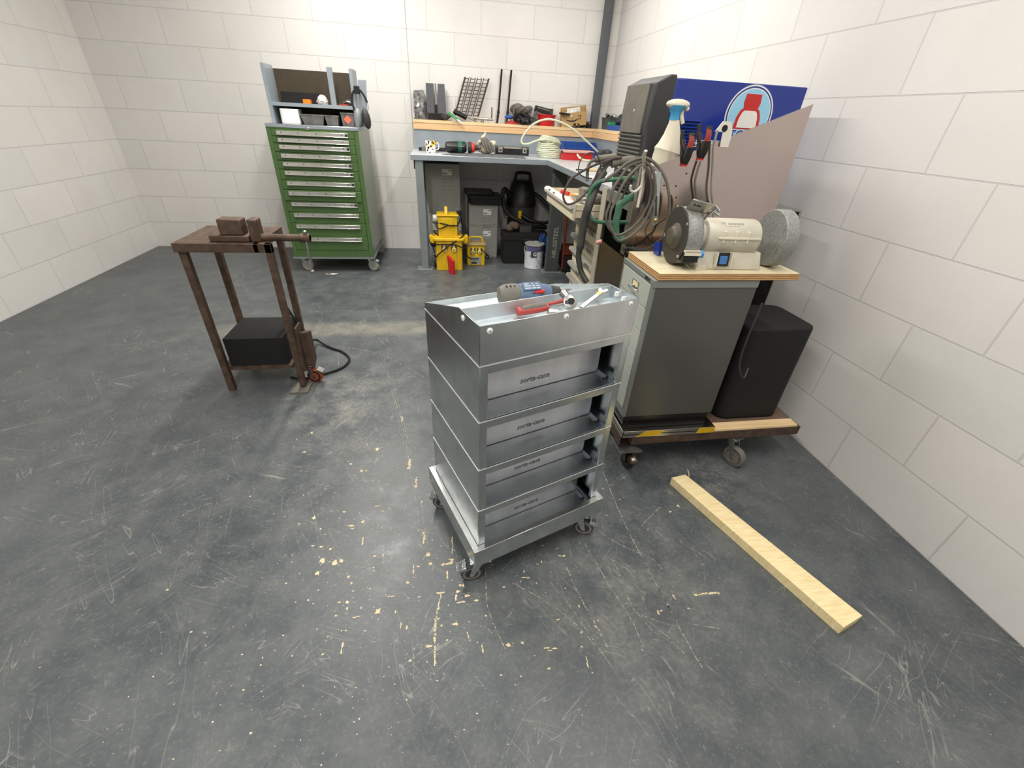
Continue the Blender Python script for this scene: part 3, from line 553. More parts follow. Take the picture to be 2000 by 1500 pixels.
def bin_(label, x0, x1, y0, y1, z0, z1, mat, k=.82, group=None):
    o = Vector(((x0+x1)/2, (y0+y1)/2, z0)); t = thing('storage_bin', label, 'storage bin', o, 0, group)
    m = MB(); hx, hy, h = (x1-x0)/2, (y1-y0)/2, z1-z0
    def ring(a, z, d=0): return [((a*hx-d)*sx, (a*hy-d)*sy, z) for sx, sy in ((-1, -1), (1, -1), (1, 1), (-1, 1))]
    m.loft([ring(k, 0), ring(1, h-.008), ring(1.06, h-.008), ring(1.06, h), ring(1, h, .002), ring(k, .004, .002)])
    m.build('bin_body', mat, t, bevel=.0015); return t
zc_ = gt+.0225
bin_('wide shallow smoky clear tub on the green cabinet', -1.145, -.955, 4.46, 4.62, zc_, 1.287, M['smoke'])
bin_('small clear tapered tub between wide tub and orange labelled tub', -.945, -.835, 4.44, 4.60, zc_, 1.288, M['smoke'])
bt_ = bin_('tall smoky clear tub with an orange diamond label', -.815, -.705, 4.45, 4.62, zc_, 1.312, M['smoke'], .88)
m_ = MB(); m_.T = TR(0, -.0845, .047, rx=R(94)) @ TR(rz=R(45)); m_.box(-.024, .024, -.024, .024, 0, .001); m_.build('diamond_label', pm('salmon_label', S(212, 104, 76), .5), bt_)
obox('white_canister', 'white rounded canister at the left end of the cabinet top', 'canister', -1.30, -1.155, 4.43, 4.60, zc_, 1.318, M['white'], .03, bevel=.004)
obox('tool_insert', 'black plastic insert standing behind the small clear tub', 'insert', -.93, -.88, 4.60, 4.645, zc_, 1.305, M['matt_black'])
obox('card_box', 'bright orange card box on the rack shelf', 'box', -1.112, -1.055, 4.50, 4.56, 1.3625, 1.392, M['orange'], .002)
m_ = MB(); rr_ = random.Random(4)
m_.ell((0, 0, .028), (.048, .04, .04), 18, 12)
m_.v = [v+Vector((rr_.gauss(0, .003), rr_.gauss(0, .003), rr_.gauss(0, .003))) for v in m_.v]; m_.v = [Vector((v.x*(1-.25*(v.z/.06)), v.y, max(0, v.z))) for v in m_.v]
bg = tag(m_.build('crumpled_bag', pm('crumpled_paper', S(214, 208, 202), .7, 0, .08, 30), smooth=25), 'crumpled white paper bag on the rack shelf', 'bag'); bg.location = (-.955, 4.5, 1.3625)
obox('tool_box', 'dark tool box on the rack shelf behind the orange box', 'box', -1.30, -.985, 4.57, 4.65, 1.3625, 1.44, M['matt_black'])
obox('shop_cloth', 'folded red cloth at the right end of the rack shelf', 'cloth', -.825, -.745, 4.47, 4.54, 1.3625, 1.374, M['red_soft'], .01)
tg = obox('spray_gun_part', 'grey and black metal tool heap at the right of the rack shelf', 'tool', -.80, -.712, 4.55, 4.63, 1.3625, 1.41, M['dusty_black'], .012, taper=.7)
m_ = MB(); m_.tube([(-.04, -.04, .02), (0, -.05, .03), (.04, -.04, .022)], .009, 8, 4); m_.build('metal_rod', M['steel'], tg)
# ear defenders hung on the plate
ed = thing('ear_defenders', 'pair of ear defenders with grey and black cups hanging on the rack plate', 'ear defenders', (-.655, 4.415, 1.215))
def pad(x, mat, ry):
    m = MB(); m.T = TR(x, 0, .062, ry=R(ry)); m.ell((0, 0, 0), (.034, .036, .076), 18, 12)
    m.v = [v for v in m.v]; return m.build('ear_cup', mat, ed)
pad(-.012, M['bench_leg'], 3); pad(.056, M['dusty_black'], -9)
m_ = MB(); m_.tube([(-.030, 0, .12), (-.046, 0, .17), (-.030, 0, .24), (.010, 0, .27), (.050, 0, .24), (.078, 0, .18)], .0045, 8, 6, flat=1.8); m_.tube([(.078, 0, .18), (.084, 0, .14), (.066, 0, .11)], .0015, 6, 6); m_.build('headband', M['black'], ed)
m_ = MB(); m_.box(-.018, .026, -.006, .02, .235, .29); m_.build('head_pad', M['matt_black'], ed, bevel=.004)

# ---------------------------------------------------------------- corner workbench
bx0, bxi, by0, bz, bth = -.247, .996, 4.322, 1.029, .044
wbn = thing('workbench', 'blue grey steel corner workbench with a long right wing', 'workbench', (.7, 4.7, 0)); ob = Vector((.7, 4.7, 0)); ywe = 2.44
m_ = L_(ob); pl = [(bx0, by0), (bxi, by0), (bxi, ywe), (X1-.004, ywe), (X1-.004, Y1-.004), (bx0, Y1-.004)]
m_.prism(pl, bz-.003, bz, 'z', 1)
m_.box(bx0, bxi, by0, by0+.003, bz-bth, bz-.003); m_.box(bxi, bxi+.003, ywe, by0, bz-bth, bz-.003); m_.box(bx0, bx0+.003, by0, Y1-.01, bz-bth, bz-.003); m_.box(bxi, X1-.01, ywe, ywe+.003, bz-bth, bz-.003)
m_.prism([(p[0]+(.004 if p[0] < 0 else 0), p[1]+.004) for p in pl[:1]]+[(bxi+.004, by0+.004), (bxi+.004, ywe+.004), (X1-.01, ywe+.004), (X1-.01, Y1-.01), (bx0+.004, Y1-.01)], bz-.03, bz-.004)
m_.build('worktop', [M['bench'], M['bench_top']], wbn, bevel=.0012)
def leg(x0, x1, y0, y1, mat, plate, txt=None):
    m = L_(ob); m.box(x0, x1, y0, y1, .008, bz-.03); lg = m.build('leg', mat, wbn, bevel=.003)
    m = L_(ob); m.box(x0-plate, x1+plate, y0-plate, y1+plate*.6, 0, .008)
    f = m.build('foot_plate', M['bench_leg'], lg, bevel=.001)
    m = L_(ob)
    for sx in (x0-plate*.6, x1+plate*.6): m.prof([(0, .009), (.007, .009), (.007, .005), (.02, .005)], (sx, y0-plate*.5, .008), (0, 0, 1), 6)
    m.build('anchor_bolt', M['chrome'], f)
    if txt:
        m = MB(); m.T = Matrix.Translation(-ob); m.text(txt, .062, TR((x0+x1)/2+.01, y0-.0008, .30, R(90), 0, 0) @ TR(rz=R(90)), .0003, shear=.2); m.build('chalk_writing', M['chalk'], lg)
leg(-.212, -.142, 4.335, 4.40, M['bench_leg'], .04)
leg(1.050, 1.180, 4.24, 4.31, M['dark_leg'], .04, 'HK-SISTEEL')
leg(-.22, -.15, 5.0, 5.07, M['bench_leg'], .02)
m_ = L_(ob); m_.box(bx0+.02, bx0+.03, 4.9, 5.1, 0, .86); m_.build('end_panel', M['bench_leg'], wbn)
m_ = L_(ob); m_.box(bx0+.02, bx0+.03, 4.40, 5.1, .905, .98); m_.build('side_rail', M['dark_leg'], wbn)
# upstand boards and the timber ledge
bb = thing('wall_shelf', 'pine edged ledge on blue grey backboards running round the corner above the workbench', 'shelf', (.7, 5.0, bz)); os_ = Vector((.7, 5.0, bz)); zs = 1.287
m_ = L_(os_); m_.box(-.234, 1.615, 4.985, 5.0, bz+.001, zs-.03); m_.box(1.615, 1.63, 2.44, 5.0, bz+.001, zs-.03); m_.build('backboard', M['bench'], bb)
m_ = L_(os_); m_.box(-.234, X1-.004, 4.97, Y1-.004, zs-.026, zs); m_.box(1.603, X1-.004, 2.44, 4.97, zs-.026, zs); m_.build('ledge_board', M['pine'], bb, bevel=.001)
m_ = L_(os_); m_.box(-.234, 1.603, 4.974, 4.984, zs-.082, zs-.027); m_.box(1.604, 1.614, 2.44, 4.974, zs-.082, zs-.027); m_.build('face_board', M['pine_face'], bb, bevel=.001)
# ---- things on the ledge
def heap(name, label, cat, c, size, mat, n=5, seed=1, group=None):
    r = random.Random(seed); m = MB()
    for i in range(n):
        T = rot(r.uniform(-.5, .5), r.uniform(-.5, .5), r.uniform(0, 3))
        rr2 = (size[0]*r.uniform(.25, .4), size[1]*r.uniform(.25, .45), size[2]*r.uniform(.25, .4))
        m.ell(((r.random()-.5)*size[0]*.6, (r.random()-.5)*size[1]*.4, size[2]*(.35+.35*r.random())), rr2, 12, 8, T)
    lo = min(v.z for v in m.v); m.v = [v-Vector((0, 0, lo)) for v in m.v]
    m.v = [v+Vector((r.gauss(0, 1), r.gauss(0, 1), r.gauss(0, 1)))*size[2]*.012 for v in m.v]; m.v = [Vector((v.x, v.y, max(v.z, 0))) for v in m.v]
    o = m.build(name, mat, smooth=60); o.location = c; return tag(o, label, cat, group)
yS = 5.05
m_ = MB(); rr_ = random.Random(9); rings = []
for i in range(11):
    z = .22*i/10; k = 1-.25*abs(i-4)/6
    rings.append([((.062*k+rr_.gauss(0, .005))*cos(2*pi*j/16), (.045*k+rr_.gauss(0, .005))*sin(2*pi*j/16), z+(.0 if i == 0 else rr_.gauss(0, .004))) for j in range(16)])
m_.loft(rings); fb = tag(m_.build('plastic_bag', M['foil'], smooth=20), 'crumpled clear plastic bag of parts at the left end of the ledge', 'bag'); fb.location = (-.168, yS, zs+.014)
obox('clear_tub', 'shallow smoky tub under the crumpled clear bag', 'tub', -.226, -.108, 4.99, 5.10, zs+.0005, zs+.013, M['smoke'])
pn = thing('folded_stand', 'dark grey flat panels with a silver bar between them on black feet', 'stand', (0, yS, zs))
MB().box(-.096, -.022, -.012, .012, .058, .30).build('panel', M['bench_dark'] if 'bench_dark' in M else pm('charcoal_panel', S(82, 84, 90), .55, 0, .03), pn, bevel=.002)
pch = pm('charcoal_panel_side', S(86, 87, 92), .55, 0, .03)
MB().prism([(.012, .062), (.092, .055), (.082, .30), (.016, .30)], -.012, .012, 'y').build('panel', pch, pn, bevel=.002)
MB().box(-.014, .004, -.018, -.006, .13, .30).build('silver_bar', M['chrome'], pn)
MB().box(-.016, .006, -.022, .0, .0, .13).box(-.09, .06, -.01, .015, 0, .055).build('black_foot', M['matt_black'], pn, bevel=.002)
heap('castor_bracket', 'tangled black metal brackets below the dark panels', 'bracket', (.085, 5.02, zs+.0005), (.10, .07, .07), M['dusty_black'], 5, 12)
gp = thing('green_white_marker', 'green and white tapered plastic applicator hanging over the ledge edge', 'applicator', (.135, 4.955, zs+.035), 0)
MB().tube([(-.02, .05, .035), (.03, 0, -.002), (.06, -.03, -.022)], .016, 8, 3, flat=.6).build('green_body', pm('green_plastic', S(30, 140, 70), .4), gp)
MB().tube([(.055, -.026, -.018), (.085, -.04, -.034), (.10, -.045, -.046)], .0125, 8, 3, flat=.6).build('white_tip', M['white'], gp)
ag = thing('angle_bracket', 'dark bent steel angle lying across the ledge under the metal grid', 'bracket', (.20, 5.03, zs))
MB().tbox((.07, -.02, .045), (.24, .05, .006), rot(0, R(18), 0)).tbox((.03, .01, .06), (.14, .006, .045), rot(0, R(22), 0)).build('angle_plate', M['dusty_black'], ag, bevel=.001)
MB().tbox((-.02, -.03, .028), (.15, .03, .02), rot(0, R(22), 0)).build('grey_strip', M['steel'], ag, bevel=.002)
gr = thing('slotted_grid', 'dark perforated metal grid rack leaning on the back wall', 'grid', (.27, 5.05, zs+.05), 0)
m_ = MB(); m_.T = TR(0, .0, 0, rx=R(-4)); H_ = .32
def gxp(u, z): return (u+z*.33-.10, 0, z)
for k in range(4):
    u0 = .0+k*.062
    for (a, b_) in (((u0), (u0+.009)), ((u0+.044), (u0+.053))):
        w0 = .018 if (k == 0 and a == u0) or (k == 3 and a != u0) else .008
        m_.add([gxp(a, 0), gxp(a+w0, 0), gxp(a+w0, H_), gxp(a, H_)]+[Vector(p)+Vector((0, .004, 0)) for p in (gxp(a, 0), gxp(a+w0, 0), gxp(a+w0, H_), gxp(a, H_))], [(0, 1, 2, 3), (7, 6, 5, 4), (0, 4, 5, 1), (1, 5, 6, 2), (2, 6, 7, 3), (3, 7, 4, 0)])
    for j in range(11):
        z = .004+j*.030
        if z > H_-.01: break
        m_.add([gxp(u0+.005, z), gxp(u0+.046, z), gxp(u0+.046, z+.006), gxp(u0+.005, z+.006)]+[Vector(p)+Vector((0, .004, 0)) for p in (gxp(u0+.005, z), gxp(u0+.046, z), gxp(u0+.046, z+.006), gxp(u0+.005, z+.006))], [(0, 1, 2, 3), (7, 6, 5, 4), (0, 4, 5, 1), (1, 5, 6, 2), (2, 6, 7, 3), (3, 7, 4, 0)])
m_.build('grid_plate', pm('dark_bronze_steel', S(66, 60, 56), .5, .5, .1), gr)
cl = thing('bar_clamp_head', 'grey metal fitting with an upright pin on the ledge right of the grid', 'fitting', (.50, 5.03, zs))
MB().cyl((-.05, 0, 0), (-.05, 0, .022), .016).cyl((-.14, .0, .035), (.05, 0, .030), .013, .013, 10).box(.0, .06, -.02, .02, .018, .034).build('fitting_body', M['steel'], cl, bevel=.002)
MB().cyl((.045, 0, .034), (.045, 0, .135), .006, n=10).build('pin', M['rusty'], cl)
for k, (x, zl) in enumerate(((.605, zs), (.70, zs+.045))):
    o = thing('telescopic_prop', ['left one of two black telescopic tubes leaning on the back wall', 'right one of two black telescopic tubes, beside the blue and red clips'][k], 'telescopic tube', (x, 5.06, zs), group=None)
    a = -.0 if k else .0
    MB().cyl((0, 0, .0), (.012, 0, .12), .0115, n=16).cyl((.0095, 0, .09), (.011, 0, .105), .0145, n=16).cyl((.006, 0, .055), (.007, 0, .065), .0135, n=16).build('lower_tube', M['black'], o)
    MB().cyl((.012, 0, .12), (.035, .02, .45), .0095, n=16).build('upper_tube', M['matt_black'], o)
def clip(label, c, mat, sx):
    m = MB(); m.ell((0, 0, .022), (.05, .02, .016), 14, 8).cyl((-.02, 0, .015), (-.01, 0, .05), .009, n=10)
    o = m.build('spring_clip', mat); o.location = c; return tag(o, label, 'clip')
clip('blue plastic clip beside the right black tube', (.725, 5.03, zs+.038), M['blue'], 1)
m_ = MB(); m_.tube([(-.05, 0, .012), (0, 0, .026), (.05, 0, .018), (.058, 0, .006), (.04, 0, .004), (-.05, 0, .006)], .004, 8, 5).ell((0, .008, .012), (.035, .01, .01))
o = m_.build('red_carabiner', M['red']); o.location = (.74, 5.0, zs+.001); tag(o, 'red looped clip under the blue clip on the ledge', 'clip')
glv = heap('work_glove', 'heap of grey rubber coated gloves on the ledge left of the red bucket', 'gloves', (.85, 5.05, zs+.075), (.20, .09, .095), M['glove'], 7, 5)
for k, (x, z, dx) in enumerate(((.77, .12, -.01), (.80, .135, .0), (.86, .115, .01), (.96, .085, .05))):
    m_ = MB(); m_.tube([(x-.85, -.02, z-.10), (x-.85+dx*.5, -.02, z-.06), (x-.85+dx, -.02, z-.03)], .011, 8, 4); m_.build('glove_finger', M['glove'], glv)
heap('knee_pad', 'black ribbed sleeves bunched under the grey gloves on the ledge', 'sleeves', (.86, 5.035, zs+.0005), (.26, .08, .085), M['black'], 9, 8)
tagp = tag(MB().tbox((0, 0, 0), (.032, .002, .009), rot(0, R(-20))).build('white_tag', M['white']), 'small white tag stuck on the black sleeves', 'tag'); tagp.location = (.835, 4.975, zs+.05)
heap('small_black_gloves', 'small bunch of black rubber fingers left of the red bucket', 'gloves', (.975, 5.01, zs+.0005), (.09, .05, .06), M['dusty_black'], 6, 21)
bk = thing('red_bucket', 'red plastic bucket with a wire bail on the ledge', 'bucket', (1.115, 5.05, zs+.0005))
MB().prof([(0, .076), (.09, .092), (.092, .098), (.10, .098), (.10, .092), (.012, .074)], (0, 0, 0), (0, 0, 1), 32).build('bucket_body', M['red'], bk)
MB().tube([(.095, -.02, .095), (.09, -.05, .05), (.084, -.06, .0)], .002, 6, 4).build('bail', M['white'], bk)
ch_ = thing('charger_unit', 'black charger unit with a grey band resting on the red bucket', 'charger', (1.07, 5.05, zs+.101))
MB().tbox((-.0, 0, .035), (.17, .06, .05), rot(0, R(10), 0)).build('charger_body', M['black'], ch_, bevel=.004)
MB().tbox((.085, 0, .026), (.035, .07, .05), rot(0, R(4), 0)).build('charger_end', M['dusty_black'], ch_, bevel=.004)
MB().tbox((-.0, -.031, .045), (.13, .004, .012), rot(0, R(10), 0)).build('grey_band', M['taupe'], ch_)
# carton with a smile arrow
T_ = TR(0, 0, 0, rz=R(-14)) @ TR(ry=R(-8))
bxo = thing('cardboard_carton', 'open brown cardboard carton with a black curved arrow, tilted on the ledge', 'carton', (1.405, 5.03, zs+.012))
m_ = MB(); m_.T = T_; w2, d2, h2 = .130, .058, .120
m_.box(-w2, w2, -d2, -d2+.004, 0, h2); m_.box(-w2, w2, d2-.004, d2, 0, h2+.055); m_.box(-w2, -w2+.004, -d2, d2, 0, h2+.03); m_.box(w2-.004, w2, -d2, d2, 0, h2+.045); m_.box(-w2, w2, -d2, d2, 0, .004)
m_.build('carton_body', M['cardboard'], bxo)
m_ = MB(); m_.T = T_; pts = [(-.075+.14*i/12, -d2-.001, .062-.020*sin(pi*(i/12)*.95)+.012*i/12) for i in range(13)]
m_.tube(pts, lambda q_: .0025+.0042*sin(pi*min(1, q_*1.1)), 6, 2); m_.tube([(.044, -d2-.001, .087), (.078, -d2-.001, .090), (.068, -d2-.001, .055)], .0036, 6, 1); m_.build('curved_arrow', M['ink'], bxo)
inn = pm('mixed_parts', S(200, 200, 198), .4, 0, .6, 45)
q = heap('parts_heap', 'white and black small parts filling the cardboard carton', 'parts', (1.40, 5.035, zs+.07), (.19, .06, .075), inn, 7, 14)
q = tag(MB().tbox((0, 0, 0), (.14, .002, .06), rot(R(-8), R(-10))).build('printed_leaflet', pm('leaflet', S(214, 210, 206), .6, 0, .12, 90)), 'printed leaflet standing in the back of the carton', 'leaflet'); q.location = (1.40, 5.065, zs+.145)
q = tag(MB().tbox((0, 0, 0), (.10, .05, .014), rot(0, R(3), R(10))).build('black_tool_bar', M['matt_black'], bevel=.002), 'black bar lying over the left edge of the carton', 'tool'); q.location = (1.285, 4.985, zs+.117)
heap('black_cable_bundle', 'bundle of black cable under the tilted carton', 'cable', (1.46, 5.0, zs+.0005), (.18, .05, .04), M['black'], 7, 31)
obox('plug_adaptor', 'black plug adaptor at the ledge corner', 'adaptor', 1.535, 1.585, 4.98, 5.02, zs+.0005, zs+.04, M['black'], .004)
sp_ = obox('steel_post', 'dark grey steel post rising from the ledge in the room corner', 'post', 1.598, 1.672, 5.03, 5.10, zs+.0005, 2.95, pm('dark_post', S(84, 88, 92), .5, .1, .03), .002)
bk = bin_('dark grey bin on the right ledge holding clear bags', 1.66, 1.765, 4.66, 4.90, zs+.0005, zs+.105, pm('dark_grey_bin', S(66, 76, 78), .5), .9)
heap('clear_bags', 'clear plastic bags in the dark grey bin', 'bags', (1.71, 4.78, zs+.075), (.08, .18, .06), M['foil'], 5, 6)
obox('blue_tray', 'blue plastic tray at the front of the right ledge', 'tray', 1.62, 1.70, 4.34, 4.60, zs+.0005, zs+.042, M['blue'], .004)
obox('green_box', 'small green box behind the blue tray', 'box', 1.64, 1.70, 4.605, 4.65, zs+.0005, zs+.066, pm('green_card', S(36, 150, 90), .5), .003)
heap('fabric_hat', 'black fabric hat on the right ledge', 'hat', (1.70, 4.47, zs+.045), (.09, .16, .09), M['dusty_black'], 5, 77)

# ---------------------------------------------------------------- on the workbench
zb_ = bz+.0006
mg = thing('mug', 'white mug with yellow and black spots at the left end of the workbench', 'mug', (-.070, 4.60, zb_))
def mugmat():
    t = NT('spotted_mug'); v = t.n('ShaderNodeTexVoronoi', {'Vector': t.co, 'Scale': 44.}).outputs['Distance']
    y_ = t.n('ShaderNodeTexVoronoi', {'Vector': t.co, 'Scale': 19.}).outputs['Distance']
    c = t.mix(t.math('GREATER_THAN', y_, .62), S(238, 236, 230), S(238, 190, 20)); c = t.mix(t.math('LESS_THAN', v, .40), c, S(22, 22, 22))
    t.set('Base Color', c); t.set('Roughness', .3); return t.mat
MB().prof([(0, .043), (.003, .046), (.096, .050), (.098, .049), (.098, .045), (.008, .042)], (0, 0, 0), (0, 0, 1), 32).build('mug_body', mugmat(), mg)
MB().tube([(.046, .01, .078), (.07, .02, .075), (.072, .02, .035), (.044, .01, .024)], .006, 8, 5).build('mug_handle', M['white'], mg)
q = thing('long_level', 'long black and olive bar lying behind the mug on the workbench', 'bar', (.0, 4.80, zb_))
MB().box(-.19, .12, -.015, .015, 0, .030).box(-.16, -.12, -.018, .018, 0, .034, 1).box(-.02, .10, -.014, .014, .03, .036, 1).build('bar_body', [M['black'], M['taupe']], q, bevel=.002)
q = tag(MB().tbox((0, 0, 0), (.08, .10, .0008), rot(0, 0, .1)).build('note_paper', M['paper']), 'small white paper lying beside the mug', 'paper'); q.location = (.02, 4.43, zb_+.0008)
ag_ = thing('angle_grinder', 'black power tool with a green band and a red ring lying on the workbench', 'power tool', (.10, 4.62, zb_+.051))
MB().prof([(0, .030), (.01, .042), (.03, .046), (.12, .050), (.19, .046), (.20, .034)], (-.035, 0, 0), (1, 0, .03), 28).build('motor_body', M['black'], ag_)
MB().prof([(0, .0515), (.038, .0512)], (.085, 0, .003), (1, 0, .03), 28).build('green_band', pm('dark_green_plastic', S(30, 96, 72), .4), ag_)
MB().prof([(0, .046), (.03, .047), (.04, .04)], (.178, 0, .004), (1, 0, .03), 24).build('collar', M['dusty_black'], ag_)
MB().prof([(0, .043), (.028, .043), (.036, .034)], (.206, 0, .004), (1, 0, .03), 24).build('red_ring', pm('bright_red', S(226, 62, 44), .35), ag_)
MB().prof([(0, .026), (.035, .022)], (.24, 0, .004), (1, 0, .03), 20).build('spindle', M['dusty_black'], ag_)
MB().tube([(-.02, -.045, .012), (.03, -.050, .014), (.14, -.050, .012)], .0018, 6, 4).build('pale_trim', M['handle_grey'], ag_)
# glove
gl = thing('work_glove', 'grey and cream work glove piled on the workbench, fingers hanging', 'glove', (.44, 4.66, zb_))
m_ = MB(); m_.ell((.02, .02, .045), (.075, .05, .045), 18, 12).ell((.07, .03, .085), (.05, .035, .03), 14, 10, rot(0, R(-25))).ell((-.04, .0, .07), (.03, .03, .055), 12, 10); m_.build('cuff', M['knit'], gl)
m_ = MB(); m_.ell((.005, -.005, .105), (.05, .035, .035), 16, 10, rot(0, R(30)))
for k in range(4): m_.tube([(-.02+.024*k, -.035, .105), (-.008+.026*k, -.055, .07), (.012+.024*k, -.062, .030-.004*(k % 2))], lambda t_: .0145-.004*t_, 10, 4)
m_.tube([(-.04, -.02, .10), (-.058, -.035, .075), (-.05, -.05, .05)], .014, 10, 4); m_.build('fingers', M['glove'], gl)
MB().tube([(.0, .02, .10), (-.015, .02, .135), (.005, .025, .165), (.012, .02, .19)], lambda t_: .026-.022*t_, 12, 4).build('cloth_tip', M['knit'], gl)
# black case and mat
bc = thing('tool_case', 'long black tool case with grey latches behind the black mat', 'tool case', (.72, 4.74, zb_))
MB().box(-.165, .165, -.05, .05, 0, .052).build('case_body', M['black'], bc, bevel=.004)
MB().box(-.165, .165, -.05, .05, .0535, .078).build('case_lid', pm('charcoal_lid', S(96, 98, 96), .5), bc, bevel=.004)
for x in (-.12, .12): MB().box(x-.02, x+.02, -.056, -.050, .022, .068).box(x-.008, x+.008, -.058, -.055, .034, .05, 1).build('latch', [M['handle_grey'], M['matt_black']], bc, bevel=.001)
MB().box(-.085, .085, -.056, -.051, .056, .072).build('carry_handle', M['handle_grey'], bc, bevel=.002)
def matm():
    t = NT('ribbed_mat'); v = t.n('ShaderNodeTexVoronoi', {'Vector': t.co, 'Scale': 55.}, ).outputs['Distance']
    t.set('Base Color', t.mix(t.ramp(v, .2, .5), S(48, 50, 52), S(104, 106, 108))); t.set('Roughness', .6); t.bump(v, .8, .003); return t.mat
q = tag(L_((.5, 4.45, zb_)).prism([(.135, 4.36), (.80, 4.36), (.815, 4.66), (.10, 4.66)], zb_, zb_+.006).build('studded_mat', matm(), bevel=.001), 'black studded rubber mat along the front of the workbench', 'mat'); q.location = (.5, 4.45, zb_)
q = tag(MB().cyl((-.05, 0, .003), (.05, -.02, .003), .0025, n=6).build('thin_rod', M['matt_black']), 'thin black rod lying left of the studded mat', 'rod'); q.location = (.075, 4.42, zb_)
# milky hose
hs = thing('clear_hose', 'coil of milky clear plastic hose on the workbench with one end arching up', 'hose', (1.085, 4.62, zb_))
r_ = random.Random(5); m_ = MB()
for k in range(8):
    rx = .128-.006*abs(k-3)-.004*k; z = .010+k*.0165
    pts = [(rx*cos(a)+r_.gauss(0, .002)-.006*k, .10*sin(a), z+.010*k/8*sin(a*1+.5)+r_.gauss(0, .0015)) for a in [2*pi*j/18 for j in range(19)]]
    pts[-1] = pts[0]; m_.tube(pts, .0088, 8, 3)
for k in range(3):
    rx = .105-.01*k; m_.tube([(rx*cos(a)-.015, .085*sin(a), .135+.012*k+.022*cos(a+2.4)) for a in [2*pi*j/18 for j in range(19)]], .0088, 8, 3)
m_.build('hose_coil', M['hose_clear'], hs)
def ab(pts, o): o = Vector(o); return [Vector(p)-o for p in pts]
ho = (1.085, 4.62, zb_)
MB().tube(ab([(1.02, 4.55, 1.185), (.93, 4.56, 1.172), (.86, 4.58, 1.142), (.80, 4.59, 1.138), (.790, 4.6, 1.175), (.831, 4.6, 1.24), (.909, 4.6, 1.312), (1.03, 4.6, 1.348), (1.156, 4.6, 1.331), (1.288, 4.6, 1.278), (1.429, 4.6, 1.188), (1.585, 4.6, 1.085)], ho), .0088, 10, 6).build('arching_end', M['hose_clear'], hs)
# red box, blue crate
rb = thing('red_toolbox', 'small red box with a pale lid in front of the blue crate', 'box', (1.31, 4.47, zb_))
MB().rbox(-.145, .145, -.06, .06, 0, .062, .006).build('box_body', M['red'], rb, bevel=.002)
MB().prism([(-.07, .062), (.07, .072), (.07, .080), (-.07, .080)], -.152, .15, 'x').build('lid', pm('dusty_pink_lid', S(206, 160, 156), .45, 0, .1, 8), rb, bevel=.002)
MB().box(-.162, -.152, -.05, -.02, .055, .075).build('hinge', M['black'], rb)
q = thing('blue_crate', 'blue open fronted storage crate behind the red box', 'crate', (1.43, 4.83, zb_))
m_ = MB(); sd = [(-.10, 0), (.10, 0), (.11, .135), (.0, .135), (-.06, .085), (-.115, .085)]
m_.prism(sd, -.175, -.171, 'x'); m_.prism(sd, .171, .175, 'x'); m_.box(-.171, .171, .10, .104, 0, .135); m_.box(-.171, .171, -.104, -.10, 0, .085); m_.box(-.171, .171, -.1, .1, 0, .004)
m_.box(-.178, .178, -.118, -.104, .078, .087)
for k in range(7): m_.box(-.15+.05*k-.003, -.15+.05*k+.003, -.108, -.104, 0, .08)
m_.build('crate_body', M['blue'], q, bevel=.0015)
q = thing('short_hose_piece', 'short bent piece of white hose lying on the workbench in front of the red box', 'hose', (1.34, 4.33, zb_))
MB().tube([(-.06, .02, .055), (-.04, .0, .030), (0, -.02, .012), (.06, -.03, .0095), (.14, -.03, .0095)], .0088, 10, 5).build('hose_piece', M['hose_clear'], q)
heap('black_tool', 'black and brown hand tool lying at the right rear of the workbench', 'tool', (1.50, 4.20, zb_), (.12, .14, .11), M['dusty_black'], 5, 45)
q = thing('wooden_brush', 'wooden handled brush with black bristles on the bench wing', 'brush', (1.13, 3.45, zb_))
MB().box(-.03, .10, -.012, .012, .002, .018).build('brush_handle', M['pine_face'], q, bevel=.004); MB().box(-.11, -.03, -.006, .006, .004, .012).build('bristles', M['black'], q)
q = tag(MB().box(-.08, .08, -.1, .1, 0, .0008).build('paper_sheet', M['paper']), 'white paper sheet on the bench wing', 'paper'); q.location = (1.10, 3.05, zb_)

# ---------------------------------------------------------------- below the bench
def grey_case(label, x0, x1, y0, y1, z0, z1, two=False):
    o = Vector(((x0+x1)/2, (y0+y1)/2, z0)); t = thing('tool_case', label, 'tool case', o, 0, 'grey stacking cases')
    w_, h = x1-x0, z1-z0
    m = L_(o); m.rbox(x0, x1, y0+.004, y1, z0, z1, .012); t0 = m.build('case_body', M['case_grey'], t, bevel=.004)
    m = L_(o); m.box(x0+w_*.46, x0+w_*.78, y0, y0+.006, z0+.01, z1-.03); m.build('center_panel', M['case_grey'], t, bevel=.001)
    m = L_(o)
    for k in range(4): m.box(x0+w_*.47, x0+w_*.77, y0-.001, y0+.001, z1-.14-.03*k, z1-.138-.03*k)
    m.box(x0+.02, x0+.06, y0+.002, y0+.0045, z0+.02, z0+.023); m.box(x0+.02, x0+.022, y0+.002, y0+.0045, z0+.005, z0+.02); m.box(x1-.06, x1-.02, y0+.002, y0+.0045, z0+.018, z0+.021)
    m.build('groove_lines', M['label_grey'], t)
    m = L_(o); m.box(x0+w_*.49, x0+w_*.76, y0-.0015, y0, z1-.10, z1-.045); lb = m.build('paper_label', M['paper'], t)
    m = L_(o); m.box(x0+w_*.50, x0+w_*.63, y0-.0022, y0-.0015, z1-.088, z1-.080); m.box(x0+w_*.66, x0+w_*.75, y0-.0022, y0-.0015, z1-.062, z1-.055); m.build('print_lines', M['label_grey'], lb)
    return t
grey_case('grey case standing on top in the left stack below the workbench', -.140, .205, 4.75, 5.07, .461, .925)
grey_case('grey case at the bottom of the left stack, behind the yellow transformers', -.140, .205, 4.75, 5.07, 0, .46)
